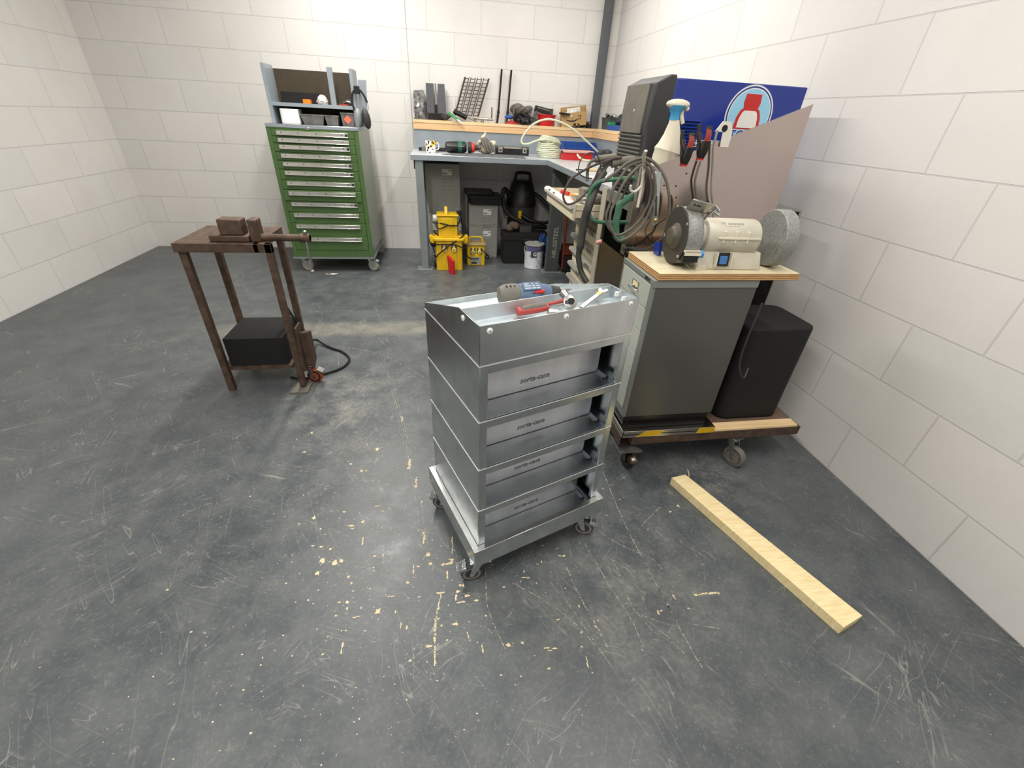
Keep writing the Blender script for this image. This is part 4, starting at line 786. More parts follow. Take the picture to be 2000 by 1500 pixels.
grey_case('grey case at the bottom of the stack below the black lidded box', .292, .604, 4.75, 5.08, 0, .337)
grey_case('grey case between the bottom grey case and the black lidded box', .292, .604, 4.75, 5.08, .338, .558)
q = thing('lidded_box', 'black box with a shaped lid on top of the right grey case stack', 'box', (.46, 4.88, .559))
MB().rbox(-.155, .175, -.16, .18, 0, .062, .012).build('box_body', M['matt_black'], q, bevel=.003)
MB().rbox(-.165, .18, -.17, .19, .063, .080, .015).rbox(-.20, .10, -.05, .19, .0805, .115, .02).build('box_lid', M['black'], q, bevel=.004)
# vacuum
vc = thing('vacuum_cleaner', 'black drum vacuum cleaner with ribbed hose in the shadow below the workbench', 'vacuum cleaner', (.88, 4.94, 0))
MB().prof([(.05, .12), (.08, .14), (.40, .15), (.53, .155)], (0, 0, 0), (0, 0, 1), 28).build('drum', pm('dark_grey_drum', S(58, 58, 57), .5), vc)
MB().prof([(.0, .165), (.05, .165), (.09, .15), (.22, .12), (.25, .09)], (0, 0, .53), (0, 0, 1), 28).build('motor_head', M['black'], vc)
MB().tube([(-.10, -.02, .70), (-.075, -.02, .83), (-.055, -.02, .852), (.055, -.02, .852), (.075, -.02, .83), (.10, -.02, .70)], .017, 10, 4).build('carry_handle', M['black'], vc)
lb = MB().box(-.07, -.035, -.142, -.139, .675, .682).box(-.07, .04, -.142, -.139, .655, .658).box(.01, .05, -.142, -.139, .675, .679).build('head_print', M['label_grey'], vc)
MB().box(-.055, -.02, -.165, -.150, .42, .50).box(-.17, -.155, -.10, -.06, .42, .5).build('clip', M['yellow'], vc)
for k, a in enumerate((45, 135, 225, 315)): castor(vc, .10*cos(R(a)), .10*sin(R(a)), .055, R(a), .018, .014, False, M['black'], M['black'])
MB().tube([(-.13, -.05, .62), (-.20, -.08, .70), (-.225, -.1, .62), (-.19, -.14, .50), (-.08, -.20, .42), (.10, -.22, .36), (.26, -.20, .34)], .024, 10, 6).tube([(.13, -.03, .66), (.20, -.08, .62), (.28, -.12, .54), (.32, -.14, .50)], .020, 10, 5).tube([(-.02, -.17, .46), (.08, -.20, .41), (.22, -.20, .385), (.30, -.18, .40)], .018, 10, 5).build('suction_hose', M['black'], vc)
# black chest, oddments, tin
bx_ = thing('black_chest', 'large black plastic chest behind the paint tin', 'chest', (.88, 4.65, 0))
MB().rbox(-.235, .235, -.11, .10, 0, .24, .012).build('chest_body', M['matt_black'], bx_, bevel=.004)
MB().rbox(-.245, .245, -.115, .105, .242, .315, .014).build('chest_lid', M['matt_black'], bx_, bevel=.004)
MB().box(-.04, .09, -.122, -.115, .225, .262).build('latch_bar', M['black'], bx_, bevel=.002)
heap('rag_pile', 'rag and old tools heaped on the black chest', 'rag', (.75, 4.63, .3156), (.12, .10, .12), pm('brown_rag', S(98, 84, 72), .8, 0, .3, 20), 5, 51)
obox('small_case', 'small dark case lying on the black chest', 'case', .82, .95, 4.60, 4.72, .3156, .375, pm('dark_olive', S(60, 58, 52), .6), .005)
br = thing('blue_cord_bundle', 'bundle of blue cord hanging beside the dark bench leg', 'cord', (1.07, 4.50, 0))
m_ = MB(); r_ = random.Random(2)
for k in range(4): m_.tube([(-.03+.01*k, r_.gauss(0, .01), .33), (-.055+.012*k, -.02, .27), (-.04, -.02+.01*k, .21), (.0, -.01, .24), (.0, .0, .31)], .0045, 6, 5)
for k in range(5): m_.tube([(-.05+.01*k, 0, .15-.015*k), (0, -.02, .12-.015*k), (.03, 0, .14-.02*k)], .0045, 6, 4)
m_.box(-.03, .03, .0, .03, 0, .30); m_.build('cord', M['blue'], br)
pt = thing('paint_tin', 'white and purple metal paint tin on the floor by the dark bench leg', 'paint tin', (.958, 4.435, 0))
def tinmat():
    t = NT('tin_label'); sp = t.n('ShaderNodeSeparateXYZ', {'Vector': t.co}); z = sp.outputs[2]
    n = t.noise(18, 3, .6); zz = t.math('ADD', z, t.math('MULTIPLY', n, .03))
    c = t.mix(t.math('GREATER_THAN', zz, .192), S(206, 208, 214), S(92, 84, 126)); c = t.mix(t.ramp(t.noise(14, 4, .7), .56, .62, 0, .8), c, S(150, 150, 150))
    t.set('Base Color', c); t.set('Roughness', .45); t.set('Metallic', .1); return t.mat
MB().prof([(0, .096), (.004, .100), (.008, .098), (.236, .098)], (0, 0, 0), (0, 0, 1), 36).build('tin_body', tinmat(), pt)
MB().prof([(0, .098), (0, .104), (.010, .104), (.012, .1), (.009, .092), (.007, .088), (.007, .001)], (0, 0, .236), (0, 0, 1), 36).build('tin_lid', M['case_grey'], pt)
m_ = MB(); m_.T = TR(-.01, 0, .155) @ TR(rz=R(-4)); m_.add([(.0995*sin(a), -.0995*cos(a), z) for z in (-.032, .032) for a in [(-.38+.76*i/8) for i in range(9)]], [(i, i+1, i+10, i+9) for i in range(8)]); lbl = m_.build('tin_label', pm('dark_label', S(60, 60, 84), .5), pt, smooth=60)
MB().text('G', .052, TR(-.012, -.1018, .155, R(90)), .0008, bold=.0012).build('label_letter', M['white'], lbl)
MB().tube([(-.102, 0, .215), (-.112, -.03, .18), (-.105, -.07, .14)], .0018, 6, 5).tube([(.102, 0, .205), (.108, -.04, .16), (.09, -.08, .135), (.04, -.1075, .135)], .0018, 6, 5).build('wire_handle', M['steel'], pt)
# yellow transformers
def socket(parent, x, y, z, s_=1.0):
    m = MB(); m.box(x-.030*s_, x+.030*s_, y-.006, y, z-.040*s_, z+.028*s_); f = m.build('socket_plate', M['smoke'], parent)
    m = MB(); m.prof([(0, .022*s_), (.012, .022*s_), (.016, .018*s_)], (x, y-.006, z-.015*s_), (0, -1, 0), 24); m.box(x-.010*s_, x+.010*s_, y-.018, y-.008, z, z+.034*s_)
    m.build('socket_flap', M['pale_yellow'], f, bevel=.001)
    m = MB(); m.box(x-.010*s_, x+.010*s_, y-.0235, y-.022, z-.020*s_, z-.006*s_); m.build('flap_print', M['handle_grey'], f)
yb = thing('site_transformer', 'large yellow site transformer on the floor, carrying the smaller yellow one', 'transformer', (.068, 4.40, 0))
MB().rbox(-.130, .130, -.10, .12, 0, .29, .02).rbox(-.075, .075, -.108, -.09, .0, .20, .006).rbox(-.02, .02, -.106, -.09, .18, .28, .004).build('casing', M['yellow'], yb, bevel=.004)
MB().rbox(-.155, .155, -.115, .13, .291, .315, .04).prism([(-.19, .325), (-.165, .335), (-.13, .30), (-.14, .26), (-.165, .255), (-.185, .275)], -.06, .02, 'y').prism([(.19, .325), (.165, .335), (.13, .30), (.14, .26), (.165, .255), (.185, .275)], -.06, .02, 'y').rbox(-.14, .14, -.06, .10, .315, .326, .03).build('top_cover', M['yellow'], yb, bevel=.004)
socket(yb, -.047, -.101, .225); socket(yb, .047, -.101, .225)
MB().tube([(-.135, -.10, .13), (-.10, -.125, .175), (-.02, -.13, .24), (.05, -.12, .285), (.14, -.06, .335), (.15, .02, .36)], .006, 8, 5).tube([(-.15, .0, .15), (-.15, -.09, .245), (-.08, -.125, .262), (.05, -.125, .262), (.14, -.11, .22), (.175, -.09, .15), (.22, -.03, .10), (.30, .02, .085)], .006, 8, 5).build('cable', M['matt_black'], yb)
MB().cyl((-.17, .10, .25), (-.15, .03, .22), .03, n=14).cyl((-.155, .03, .06), (-.135, .03, .06), .06, n=20).build('side_fitting', M['dusty_black'], yb)
yt = thing('site_transformer', 'medium yellow site transformer stacked on the large one', 'transformer', (.062, 4.43, .327))
MB().rbox(-.092, .092, -.085, .09, 0, .185, .008).rbox(-.062, .055, -.09, -.08, .001, .165, .003).rbox(-.104, .104, -.095, .10, .186, .196, .008).prism([(-.05, .196), (.03, .196), (.02, .245), (.0, .262), (-.02, .25)], -.028, .0, 'x').build('casing', M['yellow'], yt, bevel=.003)
MB().prof([(0, .03), (.012, .034), (.045, .034), (.05, .028)], (-.094, -.03, .155), (-1, -.2, 0), 22).build('side_socket', pm('pale_socket', S(206, 208, 190), .4, 0, .05), yt)
MB().tbox((-.125, -.02, .075), (.05, .04, .06)).tbox((.112, -.02, .075), (.035, .04, .06)).build('side_clip', M['case_grey'], yt, bevel=.004)
MB().tube([(.10, -.04, .12), (.04, -.100, .102), (-.03, -.100, .116), (-.11, -.07, .118), (-.10, -.09, .075), (-.06, -.10, .078), (.0, -.10, .104), (.09, -.09, .105), (.12, -.03, .15), (.125, 0, .19)], .0055, 8, 5).tube([(-.13, -.01, .12), (-.15, 0, .06), (-.12, -.02, .01), (-.09, -.08, -.0)], .0055, 8, 5).tube([(.125, 0, .18), (.15, 0, .08), (.15, -.02, .0)], .009, 8, 5).build('cable', M['matt_black'], yt)
MB().tbox((.115, 0, .205), (.05, .035, .04)).tbox((.100, -.01, .232), (.006, .006, .02), m=1).tbox((.125, -.01, .236), (.006, .006, .02), m=1).build('mains_plug', [M['black'], M['chrome']], yt, bevel=.002)
ys = thing('site_transformer', 'small yellow site transformer with an arched handle on the floor', 'transformer', (.348, 4.545, 0))
MB().rbox(-.092, .092, -.07, .07, 0, .205, .014).rbox(-.045, .05, -.078, -.06, .0, .12, .004).build('casing', M['yellow'], ys, bevel=.004)
MB().rbox(-.104, .104, -.082, .085, .206, .222, .02).build('dusty_top', pm('dusty_yellow_top', S(168, 148, 100), .6, 0, .1), ys, bevel=.004)
MB().tube([(-.075, 0, .22), (-.066, 0, .262), (-.05, 0, .275), (.05, 0, .275), (.066, 0, .262), (.075, 0, .22)], .009, 10, 4).build('carry_handle', M['yellow'], ys)
socket(ys, -.034, -.071, .155, .9); socket(ys, .034, -.071, .155, .9)
m_ = MB(); m_.box(-.055, .05, -.0795, -.078, .014, .09).box(-.048, .005, -.0802, -.0795, .02, .036, 1); m_.build('rating_plate', [M['case_grey'], M['ink']], ys)
MB().tube([(.05, -.075, .175), (.09, -.085, .14), (.12, -.06, .10)], .005, 8, 4).tube([(.105, -.06, .12), (.13, -.07, .10), (.125, -.07, .07), (.10, -.07, .09), (.115, -.07, .12)], .007, 8, 4).build('cable_and_plug', M['matt_black'], ys)
rw = thing('red_tapered_block', 'bright red plastic block standing on end in front of the large yellow transformer', 'block', (.092, 4.18, 0), R(0))
m_ = MB(); m_.T = TR(0, 0, 0, rz=R(-62)); m_.prism([(-.085, .168), (.03, .138), (.03, 0), (-.06, 0)], -.012, .012, 'y'); m_.build('block_body', M['red'], rw, bevel=.002)
ot = thing('orange_trolley', 'orange framed trolley with a dark load in the shadow under the bench wing', 'trolley', (1.33, 4.25, 0))
m_ = MB(); m_.tube([(-.10, 0, .03), (-.10, 0, .68), (.06, 0, .72), (.22, 0, .68), (.22, 0, .03)], .014, 8, 3); m_.box(-.11, .23, -.02, .10, .18, .27); m_.build('frame', pm('orange_paint', S(104, 42, 20), .6), ot)
MB().box(-.09, .21, -.06, .22, .02, .17).build('load', M['matt_black'], ot, bevel=.004)

# ---------------------------------------------------------------- cream drawer unit under the bench wing
du = thing('drawer_unit', 'cream drawer unit under the bench wing with its top drawer pulled open', 'drawer unit', (1.3, 2.78, 0)); od = Vector((1.3, 2.78, 0))
dy0, dy1, dxf = 2.44, 3.10, .962
m_ = L_(od); m_.box(dxf+.012, 1.55, dy0, dy0+.012, 0, .965); m_.box(dxf+.012, 1.55, dy1-.012, dy1, 0, .965); m_.box(dxf+.012, 1.55, dy0+.012, dy1-.012, 0, .05); m_.box(1.538, 1.55, dy0+.012, dy1-.012, .05, .965); m_.box(dxf+.02, 1.53, dy0+.012, dy1-.012, .05, .775)
m_.build('body', M['cream'], du)
zz = [.775, .667, .570, .466, .372, .262, .13, .05]
for i in range(7):
    m_ = L_(od); m_.box(dxf, dxf+.012, dy0+.008, dy1-.008, zz[i+1]+.003, zz[i]-.003); dr = m_.build('drawer', M['cream'], du, bevel=.002)
    m_ = L_(od); m_.prism([(dxf, zz[i]-.004), (dxf-.030, zz[i]-.006), (dxf-.036, zz[i]-.022), (dxf-.030, zz[i]-.034), (dxf, zz[i]-.036)], dy0+.01, dy1-.01, 'y'); h_ = m_.build('handle', M['handle_grey'], dr, bevel=.002)
    m_ = L_(od)
    for k in (.16, .33): m_.box(dxf-.0375, dxf-.0335, dy0+k, dy0+k+.085, zz[i]-.030, zz[i]-.010)
    m_.build('label_window', M['smoke'], h_)
xo = .730
m_ = L_(od); m_.box(xo, xo+.014, dy0-.01, dy1, .872, .935); m_.box(xo+.014, dxf+.2, dy1-.014, dy1-.010, .885, .955); m_.box(xo+.014, dxf+.2, dy0, dy0+.004, .885, .955); m_.box(xo+.014, dxf+.2, dy0, dy1-.01, .920, .925)
dr = m_.build('open_drawer', M['cream'], du, bevel=.001)
m_ = L_(od); m_.prism([(xo, .935), (xo-.020, .930), (xo-.024, .95), (xo-.012, .962), (xo+.014, .962), (xo+.014, .935)], dy0-.01, dy1+.005, 'y'); h_ = m_.build('handle', M['handle_white'], dr, bevel=.002)
m_ = L_(od)
for k in (.40, .53): m_.tbox((xo-.0185, dy0+k, .955), (.002, .055, .014), rot(0, R(35), 0))
m_.build('blue_label', M['label_grey'], h_)
def screwdriver(name, label, c, rz, mat, mat2):
    t = thing(name, label, 'screwdriver', c, rz)
    MB().tube([(-.05, 0, 0), (-.03, 0, 0), (.02, 0, 0), (.035, 0, 0)], lambda t_: .0135-.003*t_, 10, 3).build('grip', mat, t)
    MB().cyl((.035, 0, 0), (.11, 0, 0), .003, n=8).build('blade', mat2, t)
screwdriver('screwdriver', 'screwdriver with a red and white grip in the open drawer', (.83, 2.98, .939), R(-70), M['red'], M['chrome'])
screwdriver('screwdriver', 'screwdriver with an orange grip in the open drawer', (.86, 2.84, .939), R(-60), M['orange'], M['chrome'])
obox('parts_box', 'small brown parts box in the rear of the open drawer', 'box', .92, 1.02, 2.88, 2.99, .9255, .975, M['taupe'], .003)
obox('metal_offcut', 'shiny metal offcut lying in the open drawer', 'offcut', .80, .88, 2.66, 2.78, .9255, .955, M['chrome'], .002)
heap('hand_tools', 'grey and black hand tools jumbled at the near end of the open drawer', 'tools', (.88, 2.55, .9255), (.16, .17, .07), pm('mixed_tools', S(120, 116, 108), .4, .3, .6, 40), 8, 61)

# ---------------------------------------------------------------- welding trolley and welder
wt = thing('welding_trolley', 'steel welding trolley with a mirror like side panel, bar frame and raised sheet guard', 'trolley', (1.2, 2.1, 0)); ow = Vector((1.2, 2.1, 0))
m_ = L_(ow); m_.box(.86, .866, 2.30, 2.36, .10, 1.06); m_.box(.86, .89, 2.36, 2.366, .10, 1.06); m_.build('front_post', pm('pale_post', S(186, 180, 162), .4, .3, .08), wt, bevel=.001)
m_ = L_(ow); m_.box(.868, .872, 1.80, 2.30, .10, .80); m_.box(.868, .872, 2.29, 2.3, .80, 1.0); m_.build('side_panel', M['dark_panel'], wt)
m_ = L_(ow); m_.box(.862, .868, 1.80, 2.36, 1.005, 1.060); m_.box(.868, 1.60, 1.80, 2.36, 1.052, 1.060); m_.box(.868, 1.60, 1.80, 2.36, .30, .31); m_.box(.868, 1.6, 1.80, 1.81, .10, .30); m_.box(1.59, 1.60, 1.8, 2.36, .1, 1.05); m_.box(.9, 1.59, 2.35, 2.36, .31, 1.05, 1); m_.build('frame', [M['steel'], M['matt_black']], wt, bevel=.001)
m_ = L_(ow); m_.prism([(.822, .885), (1.45, .885), (1.45, 1.448), (.862, 1.217), (.815, 1.205)], 1.780, 1.784, 'y'); sg = m_.build('sheet_guard', M['guard'], wt)
m_ = L_(ow); m_.box(.785, .822, 1.776, 1.784, .86, 1.21); m_.box(.785, .789, 1.784, 1.82, .86, 1.21); m_.build('edge_angle', M['stainless'], wt, bevel=.001)
m_ = L_(ow); m_.box(.80, 1.46, 1.70, 1.80, .868, .885); m_.box(.80, 1.46, 1.795, 1.80, .3, .868); m_.build('ledge', M['stainless'], wt, bevel=.001)
m_ = L_(ow)
for (x, z) in ((.905, 1.143), (.957, 1.143), (.893, 1.065), (.945, 1.062), (.99, 1.19), (.97, 1.10)): m_.prof([(0, .0035), (.001, .0035)], (x, 1.7799, z), (0, -1, 0), 8)
m_.build('drill_holes', M['matt_black'], sg)
m_ = L_(ow); m_.prof([(0, .009), (.003, .008), (.005, .004)], (1.115, 1.78, 1.085), (0, -1, 0), 16); m_.build('black_bolt', M['dusty_black'], sg)
for (x, y) in ((.93, 1.9), (1.53, 1.9), (.93, 2.26), (1.53, 2.26)): castor(wt, x-ow.x, y-ow.y, .10, R(40), .038, .026, False)
# welder
wd = thing('welding_machine', 'blue welding machine with a black ribbed front standing on the trolley', 'welder', (1.2, 2.2, 1.0605)); od2 = Vector((1.2, 2.2, 1.0605))
wy0, wy1 = 2.03, 2.345
m_ = L_(od2); m_.box(.985, 1.60, wy0, wy1, 1.0605, 1.52); m_.build('housing', M['welder_blue'], wd, bevel=.004)
# black front moulding, profile in x-z seen from the side, waisted
pf = [(.985, 1.0605), (.900, 1.0605), (.895, 1.10), (.899, 1.20), (.898, 1.235), (.898, 1.30), (.890, 1.34), (.895, 1.42), (.90, 1.50), (.96, 1.53), (.985, 1.53)]
m_ = L_(od2); m_.prism(pf, wy0-.006, wy1+.004, 'y'); fm = m_.build('front_moulding', pm('black_moulding', S(52, 53, 54), .5, 0, .1, 20), wd, bevel=.006, seg=3)
m_ = L_(od2); m_.prism([(.886, 1.315), (.893, 1.315), (.900, 1.50), (.893, 1.50)], wy0+.05, wy1-.02, 'y')
for (y, z) in ((2.19, 1.40), (2.21, 1.335)): m_.prof([(0, .007), (.002, .006)], (.889, y, z), (-1, 0, 0), 12, 1)
m_.build('dusty_panel', [pm('dusty_front_plate', S(112, 108, 98), .55, .1, .2, 9, dirt=S(140, 135, 120), dirt_amt=.6), M['chrome']], fm, bevel=.002)
m_ = L_(od2)
for k in range(8):
    z = 1.303-.0162*k; m_.prism([(.915, z-.006), (.892, z-.004), (.888, z+.001), (.892, z+.005), (.915, z+.004)], wy0+.035, wy1-.005, 'y')
m_.build('cooling_fin', pm('dusty_fin', S(92, 90, 84), .5, 0, .2, 14), fm, bevel=.001)
m_ = L_(od2); m_.box(.886, .900, wy0+.05, wy1-.03, 1.155, 1.175); m_.build('fitting_strip', M['dusty_black'], fm)
m_ = L_(od2)
for k in range(3): m_.box(.883, .888, wy0+.07+.07*k, wy0+.10+.07*k, 1.160, 1.170)
m_.build('strip_marks', M['handle_grey'], fm)
m_ = L_(od2)
for k in range(5): m_.prism([(.91, 1.075+.018*k-.004), (.882, 1.075+.018*k-.002), (.882, 1.075+.018*k+.003), (.91, 1.075+.018*k+.004)], wy0+.04, wy1-.05, 'y')
m_.build('lower_fin', M['dusty_black'], fm, bevel=.001)
m_ = L_(od2)
for k in range(8):
    z = 1.372-.0125*k; m_.prism([(wy0-.001, z-.003), (wy0-.007, z), (wy0-.001, z+.006)], 1.04, 1.135, 'x')
m_.build('louvre', M['welder_blue'], wd); m_ = L_(od2)
for k in range(8): m_.box(1.04, 1.135, wy0-.0015, wy0, 1.3665-.0125*k, 1.3695-.0125*k)
m_.build('louvre_slot', M['matt_black'], wd)
m_ = L_(od2); m_.prof([(0, .006), (.003, .005)], (1.005, wy0, 1.435), (0, -1, 0), 12); m_.build('screw', M['chrome'], wd)
lx, lz = 1.355, 1.405      # round badge
def disc(m, cx, cz, r, d, n=40, k=0): m.prof([(0, r), (.0006, r)], (cx, wy0-d, cz), (0, -1, 0), n, k)
m_ = L_(od2); disc(m_, lx, lz, .112, 0, k=0); disc(m_, lx, lz, .106, .0007, k=1); disc(m_, lx, lz, .100, .0014, k=2); disc(m_, lx, lz, .096, .0021, k=3)
bd_ = m_.build('round_badge', [M['white'], M['welder_blue'], M['white'], M['sky']], wd)
m_ = L_(od2)
red_ = [(-.062, -.052), (-.058, -.01), (-.046, .018), (-.034, .026), (-.040, .045), (-.036, .078), (.036, .078), (.040, .045), (.034, .026), (.046, .018), (.058, -.01), (.062, -.052)]
m_.prism([(lx+a, lz+b_) for a, b_ in red_], wy0-.0035, wy0-.0028, 'y'); m_.prism([(lx+a*.76, lz+b_*.82-.004) for a, b_ in red_[:4]+red_[-4:]], wy0-.0042, wy0-.0035, 'y', 1)
m_.build('badge_figure', [M['red'], M['paper']], bd_)
Tm = Matrix.Translation(-od2)
m_ = MB(); m_.T = Tm; m_.text('TC', .05, TR(lx-.070, wy0-.0042, lz-.076, R(90)), .0005, m=0, bold=.0022, align='LEFT'); m_.text('TC', .05, TR(lx-.070, wy0-.0052, lz-.076, R(90)), .0005, m=1, bold=.0005, align='LEFT'); m_.build('badge_letters', [M['white'], M['welder_blue']], wd)
m_ = MB(); m_.T = Tm; m_.box(1.115, 1.46, wy0-.0012, wy0, 1.276, 1.304, 0)
m_.box(1.118, 1.457, wy0-.0018, wy0-.001, 1.279, 1.301, 1); m_.text('WELDING', .0245, TR(1.12, wy0-.0022, 1.290, R(90)), .0004, m=2, align='LEFT', bold=.0012, shear=.2); m_.build('name_strip', [M['white'], M['ink'], M['white']], wd)
# spray bottle
sb = thing('spray_bottle', 'dusty white spray bottle with a blue trigger head behind the sheet guard', 'spray bottle', (.945, 1.905, 1.0605))
m_ = MB(); rg = []
for z, rx, cx in ((0, .056, 0), (.004, .058, 0), (.17, .055, .0), (.19, .0535, .002), (.20, .058, .004), (.215, .050, .008), (.26, .036, .010), (.30, .023, .008), (.312, .021, .006)):
    rg.append([(cx+rx*cos(2*pi*k/28), rx*.7*sin(2*pi*k/28), z+(.012*(-cos(2*pi*k/28)) if .17 <= z < .25 else 0)) for k in range(28)])
m_.loft(rg); m_.build('bottle', M['offwhite'], sb)
m_ = MB(); m_.prof([(0, .020), (.02, .018), (.035, .028), (.050, .037)], (.004, 0, .310), (0, 0, 1), 24)
m_.v = [Vector((v.x*1.0+(.0 if v.z < .33 else (v.z-.33)*.1), v.y*.8, v.z)) for v in m_.v]; m_.build('trigger_neck', pm('pale_blue_plastic', S(70, 158, 204), .4, 0, .12, 14, dirt=S(150, 176, 176), dirt_amt=.5), sb)
m_ = MB(); m_.ell((.008, 0, .364), (.050, .024, .018), 22, 12); m_.prof([(0, .010), (.012, .008)], (.044, 0, .352), (1, 0, -.2), 12); m_.build('head_cover', M['offwhite'], sb)
m_ = MB(); m_.tube([(.030, 0, .345), (.034, 0, .325), (.046, 0, .300)], .006, 8, 4, flat=1.4); m_.build('trigger', M['offwhite'], sb)
# spring clamps on the guard's top edge
for k, (x, z) in enumerate(((.968, 1.262), (1.032, 1.286))):
    c = thing('spring_clamp', ['left red and black spring clamp gripping the top edge of the sheet guard', 'right red and black spring clamp gripping the top edge of the sheet guard'][k], 'clamp', (x, 1.782, z), 0)
    m_ = MB(); m_.tube([(-.003, -.020, .062), (-.001, -.024, .042), (.0, -.022, .022)], lambda t_: .0115+.002*t_, 12, 5, flat=.8); m_.build('red_grip', M['red_soft'], c)
    m_ = MB(); m_.tube([(-.003, -.018, .070), (-.003, -.020, .058)], .0116, 12, 1); m_.build('grip_end', M['dusty_black'], c)
    m_ = MB(); m_.prism([(-.031, .022), (-.012, .022), (-.004, -.012), (-.0022, -.040), (-.008, -.040), (-.022, -.018)], -.012, .014, 'x'); m_.prism([(.030, .010), (.012, .008), (.004, -.012), (.0032, -.034), (.010, -.034), (.024, -.012)], -.012, .014, 'x'); m_.build('jaw', M['black'], c, bevel=.0015)
    m_ = MB(); m_.box(-.013, .014, -.0075, -.0022, -.046, -.036); m_.box(-.013, .014, .0032, .008, -.042, -.033); m_.build('jaw_pad', M['red'], c)
    m_ = MB(); m_.tube([(-.024, .020, .075), (-.018, .02, .04), (-.004, .014, .0)], .008, 10, 4); m_.build('rear_grip', M['dusty_black'], c)
    m_ = MB()
    for d in (0, .006, .012): m_.cyl((-.028+d, .006, .050), (-.010+d, -.002, .008), .0011, n=6)
    m_.build('spring', M['chrome'], c)
# welding leads
def cable(name, label, pts, r, mat, o=None, group=None, **kw):
    o = Vector(pts[0]); m = MB(); m.tube([Vector(p)-o for p in pts], r, 10, 7, **kw); q = m.build(name, mat); q.location = o; return tag(q, label, 'cable', group)
hk = thing('cable_hook', 'pale steel hook arm on the sheet guard edge with leads hung on it', 'hook', (.80, 1.772, 1.2)); oh = Vector((.80, 1.772, 1.2))
m_ = L_(oh); m_.tube([(.762, 1.70, 1.268), (.772, 1.73, 1.245), (.797, 1.765, 1.205), (.800, 1.77, 1.18)], .0065, 10, 4, flat=.6); m_.tube([(.800, 1.768, 1.19), (.803, 1.768, 1.12), (.803, 1.768, 1.06)], .006, 8, 3); m_.build('hook_arm', M['handle_white'], hk)
m_ = L_(oh); m_.tube([(.745, 1.74, 1.145), (.748, 1.745, 1.128), (.765, 1.75, 1.120), (.785, 1.762, 1.125), (.80, 1.766, 1.14)], .005, 8, 5); m_.build('small_hook', M['handle_white'], hk)

def rd(pts): return pts
T_lead1 = [(0.629, 1.75, 1.152), (0.677, 1.75, 1.186), (0.72, 1.75, 1.221), (0.771, 1.75, 1.24), (0.807, 1.745, 1.236), (0.856, 1.74, 1.203), (0.89, 1.735, 1.16), (0.917, 1.73, 1.094), (0.934, 1.73, 1.015)]
T_lead2 = [(0.774, 1.75, 1.229), (0.73, 1.75, 1.213), (0.704, 1.75, 1.175), (0.677, 1.75, 1.123), (0.675, 1.75, 1.069), (0.667, 1.75, 1.033), (0.679, 1.75, 0.99), (0.711, 1.75, 0.96), (0.741, 1.75, 0.953), (0.782, 1.75, 0.976), (0.816, 1.75, 1.014), (0.834, 1.75, 1.059), (0.841, 1.75, 1.089), (0.835, 1.75, 1.149), (0.807, 1.75, 1.201), (0.788, 1.75, 1.212)]
T_lead3 = [(0.77, 1.74, 1.218), (0.753, 1.74, 1.208), (0.718, 1.74, 1.169), (0.695, 1.74, 1.117), (0.681, 1.74, 1.071), (0.675, 1.74, 1.04), (0.679, 1.74, 1.006), (0.69, 1.74, 0.982), (0.719, 1.74, 0.943), (0.74, 1.74, 0.935), (0.783, 1.74, 0.956), (0.823, 1.74, 1.002), (0.84, 1.74, 1.053), (0.85, 1.74, 1.114), (0.83, 1.74, 1.18), (0.807, 1.74, 1.214), (0.781, 1.74, 1.23)]
T_lead4 = [(0.795, 1.8, 1.216), (0.764, 1.8, 1.171), (0.758, 1.8, 1.144), (0.749, 1.8, 1.11), (0.739, 1.8, 1.078)]
T_torch = [(0.699, 1.95, 1.17), (0.671, 1.93, 1.125), (0.64, 1.9, 1.047), (0.626, 1.9, 0.971), (0.623, 1.9, 0.87), (0.622, 1.9, 0.816), (0.638, 1.88, 0.753), (0.662, 1.85, 0.714)]
T_torchneck = [(0.788, 1.95, 1.209), (0.748, 1.95, 1.204), (0.728, 1.95, 1.198), (0.709, 1.95, 1.188), (0.699, 1.95, 1.174)]
T_handle2 = [(0.659, 1.95, 1.216), (0.691, 1.95, 1.221), (0.734, 1.95, 1.229)]
T_thin = [(0.637, 1.9, 1.147), (0.6, 1.9, 1.151), (0.574, 1.9, 1.171), (0.576, 1.9, 1.212), (0.6, 1.9, 1.237), (0.623, 1.9, 1.241), (0.649, 1.9, 1.228), (0.667, 1.9, 1.192), (0.671, 1.9, 1.178)]
T_brown = [(0.764, 1.93, 1.229), (0.717, 1.93, 1.218), (0.677, 1.93, 1.189), (0.662, 1.93, 1.153), (0.641, 1.93, 1.106), (0.605, 1.93, 1.064), (0.575, 1.93, 1.043), (0.546, 1.93, 1.04), (0.528, 1.93, 1.066), (0.531, 1.93, 1.095), (0.554, 1.93, 1.139), (0.591, 1.93, 1.165), (0.64, 1.93, 1.191), (0.69, 1.93, 1.21), (0.736, 1.93, 1.226)]
T_green1 = [(0.653, 1.83, 1.13), (0.68, 1.83, 1.136)]
T_green1b = [(0.635, 1.9, 1.095), (0.634, 1.9, 1.062), (0.641, 1.9, 1.017), (0.663, 1.9, 0.983), (0.708, 1.9, 0.972)]
T_green2 = [(0.818, 1.8, 1.096), (0.784, 1.8, 1.095), (0.752, 1.8, 1.075), (0.737, 1.8, 1.058), (0.736, 1.8, 1.033), (0.734, 1.8, 0.995), (0.74, 1.8, 0.957), (0.751, 1.8, 0.933), (0.779, 1.8, 0.921), (0.815, 1.8, 0.917)]
T_clamp = [(0.842, 1.745, 1.196), (0.868, 1.745, 1.075), (0.881, 1.745, 1.001)]
T_dark_r = [(1.029, 1.74, 1.237), (1.026, 1.74, 1.199), (1.028, 1.74, 1.16), (1.051, 1.74, 1.107), (1.063, 1.74, 1.08)]
